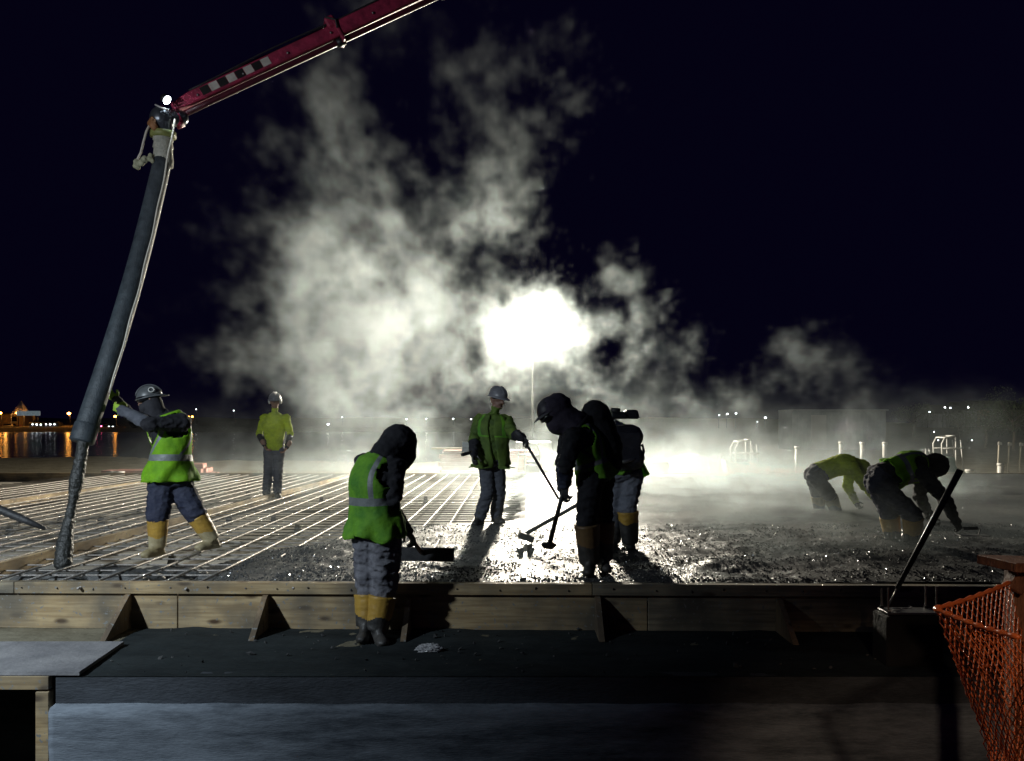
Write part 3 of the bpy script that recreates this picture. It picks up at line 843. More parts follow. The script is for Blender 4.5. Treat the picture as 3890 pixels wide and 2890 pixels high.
# round white sticker on the side of the hat that faces the camera
side = -sd if (-sd).y < 0 else sd
sc_ = J['hed'] + up * .095 + side * .094 - lk * .03
nrm = (side + up * .35).normalized(); a_, b_ = frame(nrm)
MB().tube([sc_ + nrm * .004 + (a_ * math.cos(t) + b_ * math.sin(t)) * .024 for t in np.linspace(0, 2 * math.pi, 18)[:-1]], .0055, 6, closed=True).build('round_sticker', [hatw], h, True)
gm = MB()
gm.loft([ring(J['hed'] + up * (.028 + dz) + lk * .045, sd * (.082 + e), lk * (.066 + e), 20) for dz, e in ((-.026, .0), (-.02, .012), (.02, .012), (.026, .0))])
gm.build('goggles', [glass], pA, True)
MB().loft([ring(J['hed'] - up * .060 + lk * .035 + up * dz, sd * (.066 + e), lk * (.075 + e), 20) for dz, e in ((-.05, -.015), (-.03, .008), (.02, .010), (.045, .0))]).build('face_mask', [black], pA, True)
MB().loft([ring(J['hed'] - up * (.02 + dz) - lk * .01, sd * e, lk * e, 20) for dz, e in ((-.05, .086), (.0, .096), (.06, .10), (.12, .115), (.15, .12))], cap=False).build('hood', [black], pA, True)
hand(pA, J['wrA'], at(395, 1528, D - .12) - J['wrA'], Vector((.15, 1, .1)), gglov, 1, 30)
hand(pA, J['wrB'], at(400, 1478, D + .05) - J['wrB'], Vector((-.3, .9, 0)), gglov, -1, 22)
for s in 'AB': boot(pA, J['kn' + s], J['an' + s], J['to' + s], [yboot, pmat('muddy_yellow', (.30, .24, .12), .6, (.42, .36, .22), 10)], top=.10, r=.092, split=.62)

# --- the man watching from the back
D = 14.1
J = joints(D, {'pel': (1042, 1706, 0), 'che': (1042, 1630, 0), 'nec': (1044, 1568, 0), 'hed': (1045, 1527, -.03), 'look': (.1, -1, -.08), 'up': (0, 0, 1),
               'shA': (1086, 1588, 0), 'elA': (1104, 1648, .06), 'wrA': (1090, 1698, -.05), 'shB': (1003, 1588, 0), 'elB': (984, 1650, .06), 'wrB': (1006, 1692, -.12),
               'hpA': (1060, 1716, 0), 'knA': (1056, 1800, -.04), 'anA': (1054, 1876, 0), 'toA': (1066, 1890, -.2), 'hpB': (1024, 1716, 0), 'knB': (1018, 1800, -.04), 'anB': (1012, 1878, 0), 'toB': (1000, 1890, -.2)})
bone_report('watcher', J)
f = Fig(J, .01)
pB = thing('person', (J['pel'].x, D, .34), 'worker in yellow long sleeved shirt standing on the bars, watching', 'person')
body(f, pB, [hvy, dgrey, skin, black], leg_r=(.10, .08, .08), seed=3, shin_end=.75)
h = helmet(pB, J['hed'], J['look'], J['up'], hatg)
for k in (-1, 1):
    MB().ell(J['hed'] + Vector((.098 * k, 0, .01)), Vector((.022, 0, 0)), Vector((0, .036, 0)), Vector((0, 0, .045))).build('ear_muff', [hatw], pB, True)
MB().loft([ring(J['hed'] + Vector((0, -.05, .03 + dz)), Vector((.08 + e, 0, 0)), Vector((0, .06 + e, 0)), 16) for dz, e in ((-.02, 0), (-.015, .008), (.015, .008), (.02, 0))]).build('glasses', [glass], pB, True)
hand(pB, J['wrA'], Vector((-.4, -.3, -.8)), Vector((-.8, -.2, .3)), skin, 1, 45, 'hand'); hand(pB, J['wrB'], Vector((.4, -.3, -.6)), Vector((.8, -.2, .3)), skin, -1, 45, 'hand')
for s in 'AB': boot(pB, J['kn' + s], J['an' + s], J['to' + s], [bboot, bboot], top=.62, r=.066, split=.5)

# --- the hooded man in front with the wide placing rake
D = 5.95
J = joints(D, {'pel': (1428, 1995, .02), 'che': (1425, 1835, .02), 'nec': (1468, 1742, .06), 'hed': (1514, 1702, .12), 'look': (.72, .45, -.52), 'up': (.35, .2, .9),
               'shA': (1500, 1770, -.05), 'elA': (1492, 1895, -.10), 'wrA': (1490, 1948, .08), 'shB': (1385, 1765, .28), 'elB': (1460, 1890, .42), 'wrB': (1545, 2015, .38),
               'hpA': (1468, 2025, -.03), 'knA': (1462, 2215, .06), 'anA': (1432, 2395, .02), 'toA': (1465, 2420, -.18), 'hpB': (1398, 2025, .08), 'knB': (1402, 2215, .12), 'anB': (1394, 2380, .06), 'toB': (1375, 2400, -.1)})
bone_report('raker', J)
f = Fig(J, .012)
pC = thing('person', (J['pel'].x, D, 0), 'hooded worker in green vest and yellow boots standing before the formwork', 'person')
body(f, pC, [black, grey, black, black], leg_r=(.116, .106, .076), arm_r=(.074, .066, .052), seed=5, wrinkle=.015, shin_end=.22)
vest(f, pC, [hvd, silver], seed=7., t0=.02, band=((.40, .48),), extra=.026, flare=.045)
hb = MB(); lk = J['look']; up = (J['up'] - lk * J['up'].dot(lk)).normalized(); sd = lk.cross(up)
hb.ell(J['hed'] + up * .03 - lk * .02, sd * .128, lk * .145, up * .150); hb.capsule(J['hed'] - lk * .04, J['nec'] - lk * .01, .12, .13); hb.ell(J['hed'] + lk * .06 - up * .03, sd * .105, lk * .10, up * .12)
link('hood', blob_mesh(hb, .010, 3, .008, 8, 4.), pC, black)
hand(pC, J['wrA'], Vector((.12, .22, -1)), Vector((.75, .5, .2)), glov, -1, 62); hand(pC, J['wrB'], Vector((.5, .3, -.8)), Vector((-.6, -.5, -.1)), glov, 1, 62)
for s in 'AB': boot(pC, J['kn' + s], J['an' + s], J['to' + s], [yboot, bboot], top=.27, r=.096, split=.62, flare=.016)
hand_c = (J['wrA'].copy(), J['wrB'].copy())

# --- the man in the green jacket with the long pole
D = 10.0
J = joints(D, {'pel': (1868, 1740, 0), 'che': (1872, 1645, 0), 'nec': (1878, 1573, 0), 'hed': (1890, 1520, -.02), 'look': (.72, -.66, -.2), 'up': (0, 0, 1),
               'shA': (1922, 1598, .0), 'elA': (1952, 1652, -.25), 'wrA': (1985, 1662, -.48), 'shB': (1824, 1598, .05), 'elB': (1800, 1672, -.10), 'wrB': (1800, 1728, -.30),
               'hpA': (1890, 1752, .03), 'knA': (1898, 1862, .02), 'anA': (1884, 1960, .20), 'toA': (1910, 1980, .05), 'hpB': (1846, 1752, -.02), 'knB': (1852, 1872, -.06), 'anB': (1822, 1968, .06), 'toB': (1800, 1985, -.12)})
bone_report('pole man', J)
f = Fig(J, .026)
olive = pmat('olive_hivis', (.15, .24, .035), .8, (.07, .12, .025), 5, bump=.4, bs=22, transl=.22)
pD = thing('person', (J['pel'].x, D, .34), 'worker in green hi-vis jacket standing at the edge of the pour with a long pole', 'person')
body(f, pD, [olive, dgrey, skin, black], leg_r=(.098, .082, .08), arm_r=(.078, .068, .05), seed=9, wrinkle=.014, shin_end=.8)
vest(f, pD, [olive, hvd], seed=11., t0=-.06, t1=.97, hole=(.6, .92), band=((.55, .58),), extra=.02, stripes=True, name='jacket_front', flare=.03, open_front=7)
helmet(pD, J['hed'], J['look'], J['up'], hatg)
MB().loft([ring(J['hed'] + Vector((.02, -.03, .03 + dz)), Vector((.082 + e, 0, 0)), Vector((0, .07 + e, 0)), 16) for dz, e in ((-.02, 0), (-.015, .008), (.015, .008), (.02, 0))]).build('glasses', [glass], pD, True)
hand(pD, J['wrA'], Vector((.55, -.3, -.5)), Vector((-.2, -.5, -.6)), glov, 1, 60); hand(pD, J['wrB'], Vector((-.1, -.6, -.7)), Vector((.8, 0, 0)), glov, -1, 60)
for s in 'AB': boot(pD, J['kn' + s], J['an' + s], J['to' + s], [bboot, bboot], top=.55, r=.072)
# rag hanging from his wrist and the pole he holds
wD = J['wrB'].copy()
rg = MB(); c = at(1775, 1690, 10.05)
for i in range(5):
    x = c.x + (i - 2) * .022
    rg.tube([(x, c.y, c.z + .04), (x + .012 * math.sin(i), c.y - .02, c.z - .02), (x + .01 * i - .02, c.y + .01, c.z - .09 - .02 * (i % 3))], [.018, .020, .012], 7)
tag(link('rag', blob_mesh(rg, .008, 2, .004, 14), None, hatw), 'white rag held at the side of the worker in the green jacket', 'rag')
p0 = at(1972, 1640, 9.50); p1 = at(2122, 1895, 9.7)
o = MB().tube([p0, lerp(p0, p1, .5), p1], .017, 10).build('long_pole', [MATS['dark_steel']], None, True); tag(o, 'long thin dark pole sloping down from the hand of the green jacket worker', 'pole')
# short tool in his lower hand
t_ = thing('hand_tool', at(1790, 1725, 9.7), 'short dark hand tool with hooked wire held by the worker in green jacket', 'tool')
MB().beam(at(1753, 1728, 9.62), at(1800, 1716, 9.72), .035, .04).build('grip', [MATS['dark_steel']], t_, bevel=.004)
MB().tube([at(1800, 1716, 9.70), at(1815, 1735, 9.68), at(1828, 1752, 9.68)], .007, 6).build('wire', [MATS['steel']], t_, True)

# --- the hooded man bending over his pole, backpack on
D = 6.75
J = joints(D, {'pel': (2262, 1795, 0), 'che': (2225, 1690, 0), 'nec': (2172, 1625, 0), 'hed': (2112, 1572, -.02), 'look': (-.86, -.15, -.5), 'up': (-.5, 0, .85),
               'shA': (2178, 1665, -.20), 'elA': (2150, 1768, -.28), 'wrA': (2146, 1838, -.16), 'shB': (2160, 1655, .20), 'elB': (2140, 1762, .30), 'wrB': (2138, 1850, .10),
               'hpA': (2245, 1825, -.11), 'knA': (2228, 1975, -.15), 'anA': (2240, 2138, -.08), 'toA': (2232, 2160, -.3), 'hpB': (2285, 1822, .11), 'knB': (2288, 1968, .06), 'anB': (2292, 2125, .06), 'toB': (2305, 2140, -.1)})
bone_report('bender', J)
f = Fig(J, .004)
pE = thing('person', (J['pel'].x, D, .34), 'hooded worker with dark backpack bending over a pole, nearest in the pour', 'person')
body(f, pE, [black, black, black, navy], leg_r=(.104, .090, .074), arm_r=(.076, .068, .054), seed=13, wrinkle=.013, shin_end=.12)
vest(f, pE, [hvd, silver], seed=15., t0=.08, band=((.30, .36),), extra=.02)
lk = J['look']; up = (J['up'] - lk * J['up'].dot(lk)).normalized(); sd = lk.cross(up)
hb = MB(); hb.ell(J['hed'] + up * .04 - lk * .02, sd * .125, lk * .15, up * .13); hb.capsule(J['hed'] - lk * .03 - up * .02, J['nec'] + Vector((.02, 0, .02)), .118, .14); hb.ell(J['hed'] + lk * .02 - up * .07, sd * .095, lk * .105, up * .11)
link('hood', blob_mesh(hb, .010, 3, .007, 8, 6.), pE, pmat('plum_cloth', (.030, .024, .042), .85, (.05, .04, .065), 8, bump=.4, bs=22))
helmet(pE, J['hed'] + up * .0 + lk * .022, lk, up, pmat('plum_hat', (.02, .016, .026), .5), .93, ridge=False)
MB().loft([ring(J['hed'] + up * (.012 + dz) + lk * .05, sd * (.085 + e), lk * (.085 + e), 20) for dz, e in ((-.026, .0), (-.02, .012), (.02, .012), (.026, .0))]).build('goggles', [glass], pE, True)
hand(pE, J['wrA'], Vector((.02, .1, -1)), Vector((.75, .6, 0)), glov, -1, 58); hand(pE, J['wrB'], Vector((.02, -.1, -1)), Vector((.75, -.6, 0)), glov, 1, 58)
for s in 'AB': boot(pE, J['kn' + s], J['an' + s], J['to' + s], [pmat('brown_rubber', (.20, .12, .05), .45, (.10, .065, .035), 7), bboot], top=.08, r=.096, split=.55, flare=.014)
hand_e = (J['wrA'].copy(), J['wrB'].copy())
bk = thing('backpack', at(2270, 1640, 6.8), 'dark rounded backpack on the hooded worker in the pour', 'backpack')
b = MB(); b.capsule(at(2262, 1572, 6.80), at(2300, 1700, 6.80), .125, .15); b.ell(at(2268, 1580, 6.8), Vector((.115, 0, 0)), Vector((0, .15, 0)), Vector((0, 0, .11))); b.capsule(at(2300, 1690, 6.8), at(2318, 1755, 6.8), .14, .11)
link('pack', blob_mesh(b, .013, 4, .008, 6), bk, black)
for s_, dy in (('A', -.17), ('B', .17)):
    MB().tube([at(2235, 1580, 6.8 + dy * .8), at(2185, 1640, 6.78 + dy * 1.15), at(2195, 1700, 6.76 + dy * 1.25), at(2265, 1745, 6.78 + dy * 1.1), at(2300, 1760, 6.8 + dy * .7)], .018, 8).build('strap', [MATS['black_rubber']], bk, True)
b0 = at(2148, 1835, 6.64); b1 = at(2085, 2075, 6.95)
po = thing('vibrator_pole', b1, 'stout dark pole held upright by the bending hooded worker, end in concrete', 'pole')
MB().tube([b0 + (b0 - b1) * .05, lerp(b0, b1, .5), b1], [.017, .020, .022], 10).build('shaft', [MATS['black_rubber']], po, True)
link('muddy_tip', blob_mesh(MB().ell(b1 + Vector((0, 0, .01)), Vector((.07, 0, 0)), Vector((0, .06, 0)), Vector((0, 0, .035))), .008, 2, .006, 14), po, MATS['wet_concrete'])

# --- the man behind him with the engine pack
D = 8.1
J = joints(D, {'pel': (2372, 1800, 0), 'che': (2345, 1690, .18), 'nec': (2290, 1640, .38), 'hed': (2262, 1640, .52), 'look': (-.5, .6, -.6), 'up': (-.4, .3, .8),
               'shA': (2355, 1660, .20), 'elA': (2300, 1760, .10), 'wrA': (2262, 1850, .0), 'shB': (2275, 1660, .45), 'elB': (2245, 1760, .35), 'wrB': (2218, 1890, .0),
               'hpA': (2402, 1818, 0), 'knA': (2385, 1935, -.02), 'anA': (2394, 2062, .0), 'toA': (2372, 2080, .2), 'hpB': (2340, 1818, .04), 'knB': (2326, 1935, .06), 'anB': (2328, 2058, .10), 'toB': (2310, 2080, .3)})
bone_report('engine man', J)
f = Fig(J, .015)
pF = thing('person', (J['pel'].x, D, .34), 'worker in grey trousers turned away, carrying an engine on his back', 'person')
body(f, pF, [navy, pmat('blue_grey_cloth', (.10, .11, .14), .85, (.18, .19, .23), 8, nd=9, bump=.6, bs=20), black, navy], leg_r=(.105, .092, .074), arm_r=(.075, .065, .05), seed=17, wrinkle=.013, shin_end=.15)
vest(f, pF, [hvd, silver], seed=19., t0=.1, band=((.30, .36),), extra=.02)
hand(pF, J['wrA'], Vector((-.5, -.1, -.7)), Vector((-.6, .5, .3)), glov, 1, 60); hand(pF, J['wrB'], Vector((-.5, -.1, -.7)), Vector((.5, -.6, -.3)), glov, -1, 60)
helmet(pF, J['hed'], J['look'], J['up'], hatg)
for s, sp in (('A', .35), ('B', .5)): boot(pF, J['kn' + s], J['an' + s], J['to' + s], [yboot if s == 'A' else dgrey, bboot], top=.06, r=.096, split=sp, flare=.016)
ek = thing('engine_pack', at(2370, 1690, 8.0), 'dark backpack engine with round air filter on the worker turned away', 'engine')
b = MB(); b.capsule(at(2342, 1668, 7.95), at(2396, 1660, 7.98), .135, .13); b.capsule(at(2345, 1740, 7.93), at(2400, 1740, 7.95), .13, .13); b.box(at(2372, 1700, 7.92), (.30, .20, .30))
link('housing', blob_mesh(b, .012, 3, .004, 9), ek, pmat('pack_shell', (.02, .02, .028), .4, (.035, .035, .045), 6))
b = MB(); b.box(at(2348, 1578, 7.95), (.19, .17, .07), taper=.72); b.box(at(2396, 1574, 7.98), (.16, .16, .09), taper=.8); b.build('fuel_tank', [MATS['dark_steel']], ek, bevel=.018)
MB().tube([at(2338, 1570, 7.95), at(2338, 1558, 7.95), at(2338, 1550, 7.95)], [.045, .05, .045], 16).build('filter_cap', [MATS['black_rubber']], ek, True)
MB().tube([at(2335, 1612, 7.95), at(2335, 1585, 7.95)], .012, 8).build('neck_tube', [MATS['steel']], ek, True)
MB().tube([at(2424, 1700, 7.93), at(2440, 1690, 7.9), at(2446, 1715, 7.88), at(2438, 1745, 7.88), at(2426, 1752, 7.9)], .013, 8).build('hose_loop', [MATS['black_rubber']], ek, True)
MB().tube([at(2320, 1765, 7.83), at(2380, 1752, 7.80), at(2430, 1738, 7.85)], .017, 8).build('frame_tube', [MATS['steel']], ek, True)
MB().ell(at(2340, 1768, 7.78), Vector((.055, 0, 0)), Vector((0, .03, 0)), Vector((0, 0, .06))).build('drum', [pmat('olive_cap', (.10, .12, .05), .5)], ek, True)
b0 = at(2262, 1880, 8.0); b1 = at(1992, 2030, 8.35)
rk = thing('rake', b1, 'long handled concrete rake slanting down left from the engine worker', 'rake')
MB().tube([b0, lerp(b0, b1, .5), b1], .021, 10).build('handle', [MATS['black_rubber']], rk, True)
MB().box(b1 + Vector((.02, 0, -.015)), (.16, .30, .065), Matrix.Rotation(R(20), 3, 'Y')).build('head', [MATS['dark_steel']], rk, bevel=.008)

# --- two men stooping to trowel on the right
def stoop(D, spec, mats, vmats, label, seed, bmats, hood_m, wear_vest=True, bulk=.02):
    J = joints(D, spec); bone_report(label[:14], J); f = Fig(J, bulk)
    p = thing('person', (J['pel'].x, D, .34), label, 'person')
    body(f, p, mats, leg_r=(.118, .098, .072), arm_r=(.080, .070, .052), seed=seed, wrinkle=.013, shin_end=.12)
    if wear_vest: vest(f, p, vmats, seed=seed + 1., t0=.30, band=((.45, .52),), extra=.02)
    lk = J['look']; up = (J['up'] - lk * J['up'].dot(lk)).normalized(); sd = lk.cross(up)
    hb = MB(); hb.ell(J['hed'] + up * .03, sd * .118, lk * .135, up * .135); hb.capsule(J['hed'] - lk * .02, J['nec'], .11, .125)
    link('hood', blob_mesh(hb, .012, 3, .007, 8, seed), p, hood_m)
    hand(p, J['wrA'], J['wrA'] - J['elA'], Vector((.2, .6, -.5)), glov, 1, 55); hand(p, J['wrB'], J['wrB'] - J['elB'], Vector((.2, -.6, -.5)), glov, -1, 55)
    for s in 'AB': boot(p, J['kn' + s], J['an' + s], J['to' + s], bmats, top=.10, r=.094, split=.6, flare=.014)
    return p, J
def trowel(c, d, label):
    d = d.normalized(); t = thing('trowel', c, label, 'trowel'); s = Vector((0, 0, 1)).cross(d).normalized()
    rot = Matrix((d, s, Vector((0, 0, 1)))).transposed()
    MB().box(c + d * .12, (.30, .11, .008), rot).build('blade', [MATS['steel']], t, bevel=.002)
    MB().tube([c + d * .02 + Vector((0, 0, .07)), c + d * .16 + Vector((0, 0, .075))], .017, 10).build('handle', [MATS['black_rubber']], t, True)
    MB().tube([c + d * .16 + Vector((0, 0, .075)), c + d * .19 + Vector((0, 0, .06)), c + d * .17 + Vector((0, 0, .004))], .007, 6).build('shank', [MATS['steel']], t, True)
pG, JG = stoop(11.8, {'pel': (3110, 1795, 0), 'che': (3200, 1765, -.02), 'nec': (3246, 1768, -.04), 'hed': (3268, 1785, -.06), 'look': (.75, -.25, -.6), 'up': (.6, -.1, .75),
                      'shA': (3235, 1772, -.22), 'elA': (3290, 1850, -.30), 'wrA': (3335, 1905, -.28), 'shB': (3232, 1768, .17), 'elB': (3220, 1848, .22), 'wrB': (3250, 1905, .12),
                      'hpA': (3100, 1812, -.11), 'knA': (3152, 1882, -.20), 'anA': (3178, 1945, -.08), 'toA': (3205, 1950, -.16), 'hpB': (3088, 1808, .11), 'knB': (3108, 1880, .10), 'anB': (3112, 1938, .12), 'toB': (3140, 1945, .1)},
               [hvy, dgrey, skin, hvy], [hvy, silver], 'stooping worker in yellow jacket and grey trousers, farther of two trowelling', 23, [pmat('faded_boot', (.22, .17, .07), .6, (.15, .12, .06), 8), bboot], hvy, False, .03)
trowel(JG['wrA'] + Vector((.05, 0, -.135)), Vector((1, .1, 0)), 'steel hand trowel under the hand of the worker in the yellow jacket')
pH, JH = stoop(8.66, {'pel': (3350, 1812, 0), 'che': (3455, 1775, -.02), 'nec': (3512, 1772, -.04), 'hed': (3548, 1775, -.06), 'look': (.72, -.3, -.6), 'up': (.6, -.1, .75),
                      'shA': (3500, 1795, -.21), 'elA': (3592, 1900, -.34), 'wrA': (3630, 1978, -.30), 'shB': (3500, 1785, .19), 'elB': (3495, 1890, .28), 'wrB': (3530, 1960, .16),
                      'hpA': (3345, 1842, -.11), 'knA': (3468, 1955, -.22), 'anA': (3468, 2068, -.10), 'toA': (3490, 2080, -.2), 'hpB': (3330, 1835, .11), 'knB': (3378, 1952, .02), 'anB': (3392, 2050, .08), 'toB': (3420, 2060, 0)},
               [black, navy, skin, black], [hv, silver], 'stooping worker in lime vest and dark trousers, nearer of two trowelling', 29, [yboot, bboot], black, True, .03)
trowel(JH['wrA'] + Vector((.06, 0, -.15)), Vector((1, -.1, 0)), 'steel hand trowel under the hand of the stooping worker in lime vest')

# --- the wide placing rake of the hooded man in front
h0, h1 = hand_c
a0 = at(1462, 1905, 6.0); a1 = at(1600, 2098, 6.62)
pk = thing('placing_rake', a1, 'wide dark blade rake held by the hooded worker in the green vest', 'rake')
MB().tube([a0, lerp(a0, a1, .5), a1], .018, 10).build('handle', [pole_m], pk, True)
c = at(1620, 2106, 6.64)
MB().box(c, (.455, .03, .112), Matrix.Rotation(R(1), 3, 'Y') @ Matrix.Rotation(R(-12), 3, 'X')).build('blade', [MATS['dark_steel']], pk, bevel=.003)
MB().beam(a1 - (a1 - a0).normalized() * .05, c + Vector((-.02, 0, 0)), .03, .03).build('socket', [MATS['dark_steel']], pk, bevel=.004)
# ---------------------------------------------------------------- concrete pump boom and hose
crimson = pmat('crimson_paint', (.46, .04, .10), .5, (.20, .018, .05), 9, nd=9, bump=.35)
pump_white = pmat('marker_white', (.62, .60, .54), .5, (.45, .43, .38), 12)
pump_black = pmat('marker_black', (.012, .012, .012), .5)
pipe_m = pmat('pipe_crimson', (.10, .012, .026), .45, (.05, .008, .016), 10, bump=.2)
P0 = at(668, 432, 8.75); P1 = at(1640, -22, 9.5); P2 = P0 + (P1 - P0) * 2.6
bd = (P1 - P0).normalized(); bs, bu = frame(bd)           # bs: sideways, bu: up
if bu.z < 0: bs, bu = -bs, -bu
bm_t = thing('pump_boom', P0, 'crimson concrete pump boom slanting up to the right with striped marker', 'pump boom')
def along(s, u=0.0, w=0.0): return P0 + bd * s + bu * u + bs * w
mb = MB()
rings = []
for s, h0, h1, w in ((.0, .02, .10, .06), (.22, .0, .128, .075), (2.0, -.01, .135, .08), (2.06, -.01, .15, .085), (3.45, -.01, .16, .09), (3.5, -.01, .175, .095), (10.5, -.03, .22, .12)):
    rings.append([along(s, h0, -w), along(s, h0, w), along(s, h1, w), along(s, h1, -w)])
mb.loft(rings); o = mb.build('arm', [crimson], bm_t, bevel=.012)
MB().tube([along(-.02, -.040), along(.4, -.038), along(2.4, -.048), along(4.5, -.058), along(10.5, -.08)], .034, 14).build('pipeline', [pipe_m], bm_t, True)
for k, (s, h) in enumerate(((2.02, .10), (3.42, .12), (5.2, .14))):
    b = MB(); b.box((0, 0, 0), (.14, .26, .10)); me = None
    rot = Matrix((bd, bs, bu)).transposed()
    br = MB().box(along(s, .165 + .02 * k), (.12, .20, .13), rot); br.build('bracket', [crimson], bm_t, bevel=.02)
    MB().box(along(s + .03, .035), (.035, .22, .24), rot).build('clamp_plate', [crimson], bm_t, bevel=.008)
    MB().tube([along(s - .05, -.05 - .008 * k), along(s + .05, -.05 - .008 * k)], .052, 14).build('pipe_clamp', [MATS['dark_steel']], bm_t, True)
    MB().tube([along(s - .04, .22, -.105), along(s + .05, .15, -.11), along(s + .02, .06, -.11)], .012, 6).build('hydraulic_line', [MATS['black_rubber']], bm_t, True)
rot = Matrix((bd, bs, bu)).transposed()
for k in range(8):                                        # black and white marker blocks on the flank that faces the camera
    s = .40 + k * .105
    side = -1 if (bs.y > 0) else 1
    MB().box(along(s, .066, side * (.0765 + .0026 * s)), (.098, .008, .085), rot).build('marker_panel', [pump_white if k % 2 else pump_black], bm_t)
for w_, u_ in ((-.06, .145), (.0, .15), (.05, .145)):    # hydraulic lines along the top
    MB().tube([along(t_, u_ + .012 * t_ + .012 * math.sin(t_ * 3.1 + w_ * 40), w_) for t_ in np.linspace(.25, 6, 34)], .010, 6).build('hydraulic_line', [MATS['black_rubber']], bm_t, True)
for k in range(7):
    MB().tube([along(.3 + k * .55, .05, side * (.075 + .005 * k)), along(.3 + k * .55, .05, side * (.088 + .005 * k))], .014, 6).build('bolt', [MATS['steel']], bm_t, True)
# end elbow, swivel and reducer
E = at(614, 452, 8.62)
steelb = pmat('blue_steel', (.10, .12, .14), .32, (.17, .19, .21), 9, metal=.75)
eb = MB(); eb.ell(E, Vector((.125, 0, 0)), Vector((0, .125, 0)), Vector((0, 0, .135))); eb.capsule(E, along(.02, -.06), .10, .085); eb.capsule(E, at(618, 505, 8.6), .11, .10)
link('elbow', blob_mesh(eb, .012, 3), bm_t, steelb)
MB().tube([along(-.06, -.05), along(.02, -.052)], .105, 18).build('flange', [crimson], bm_t, True)
MB().tube([at(586, 448, 8.55), at(578, 470, 8.5), at(592, 490, 8.47)], [.035, .05, .03], 10).build('swivel_hook', [pmat('rust', (.22, .09, .03), .7, (.32, .16, .07), 14)], bm_t, True)
# lamp at the boom tip
lt_ = thing('boom_lamp', at(632, 385, 8.55), 'small bright white work lamp on the boom tip', 'lamp')
lc = at(634, 380, 8.5); ld = Vector((.78, -.18, -.60)).normalized()
MB().tube([lc - ld * .07, lc - ld * .05, lc], [.02, .045, .052], 20).build('housing', [MATS['dark_steel']], lt_, True)
MB().tube([lc + ld * .001, lc + ld * .008], [.046, .042], 20).build('lens', [pmat('lamp_lens', (1, 1, 1), .3, emit=(.86, .95, 1), es=30)], lt_, True)
MB().beam(at(612, 405, 8.6), at(650, 440, 8.66), .05, .02).build('bracket', [crimson], lt_)
MB().tube([at(590, 398, 8.55), at(612, 408, 8.52), at(640, 418, 8.5)], .010, 6).build('guard_bar', [MATS['white_paint']], lt_, True)
bl = bpy.data.lights.new('boom_lamp_light', 'SPOT'); bl.energy = 35; bl.color = (.75, .92, 1); bl.spot_size = R(130); bl.spot_blend = .7; bl.shadow_soft_size = .05
blo = bpy.data.objects.new('boom_lamp_light', bl); COL.objects.link(blo); blo.location = lc + ld * .03; blo.rotation_euler = ld.to_track_quat('-Z', 'Y').to_euler()

# the hose hanging from the boom
ht = thing('delivery_hose', at(300, 1685, 7.6), 'thick dark rubber hose hanging from the boom tip, pouring concrete at left', 'hose')
H0 = at(620, 600, 8.62); H1 = at(312, 1672, 7.62)
hose_m = pmat('hose_rubber', (.014, .019, .024), .6, (.05, .062, .072), 9, nd=10, bump=.3, bs=70, nr=.75)
pts = [H0]
for t in np.linspace(0, 1, 22)[1:]:
    p = lerp(H0, H1, float(t)); p = p + Vector((.05, 0, 0)) * math.sin(math.pi * float(t)); pts.append(p)
MB().tube(pts, [.092 + .012 * t for t in np.linspace(0, 1, 22)], 22).build('tube', [hose_m], ht, True)
hd_ = (pts[-1] - pts[-2]).normalized()
MB().tube([pts[-1] - hd_ * .16, pts[-1] - hd_ * .15, pts[-1] + hd_ * .01, pts[-1] + hd_ * .02], [.105, .112, .112, .104], 22).build('end_cuff', [hose_m], ht, True)
cf = pmat('wrapped_cuff', (.24, .25, .21), .7, (.38, .38, .32), 18, bump=.6, bs=40)
U0 = at(619, 500, 8.60); ud = (H0 - U0)
MB().tube([U0 + ud * .10, U0 + ud * .35, U0 + ud * .38, U0 + ud * .62, U0 + ud * .65, U0 + ud * 1.15, U0 + ud * 1.35], [.098, .104, .092, .106, .094, .104, .100], 20).build('reducer', [cf], ht, True)
MB().tube([U0 - ud * .02, U0 + ud * .0, U0 + ud * .22, U0 + ud * .24], [.10, .132, .132, .10], 22).build('clamp_band', [pmat('olive_band', (.16, .18, .05), .55, (.24, .26, .08), 15)], ht, True)
rope = pmat('pale_rope', (.50, .46, .38), .8, (.62, .58, .50), 30, bump=.5, bs=80)
rp = []
for i in range(46):
    t = i / 45; p = lerp(at(664, 452, 8.60), at(416, 1490, 7.72), t) + Vector((.05 * math.sin(math.pi * t) + .005 * math.sin(i * .7), 0, 0))
    rp.append(p)
MB().tube(rp, .010, 6).build('safety_rope', [rope], ht, True)
MB().tube([at(575, 462, 8.5), at(556, 500, 8.48), at(545, 540, 8.47), at(535, 580, 8.46), at(522, 606, 8.46)], .013, 6).build('strap', [rope], ht, True)
b = MB()
for i in range(14):
    a = lerp(at(570, 600, 8.5), at(512, 628, 8.45), (i % 7) / 6) + Vector((.02 * math.sin(i * 2.1), .01 * math.cos(i), .028 * math.cos(i * 1.3)))
    b.ell(a, Vector((.028, 0, 0)), Vector((0, .024, 0)), Vector((0, 0, .030)), 8)
link('knotted_rope', blob_mesh(b, .008, 1, .006, 25), ht, pmat('olive_rope', (.26, .27, .17), .8, (.36, .36, .25), 30))

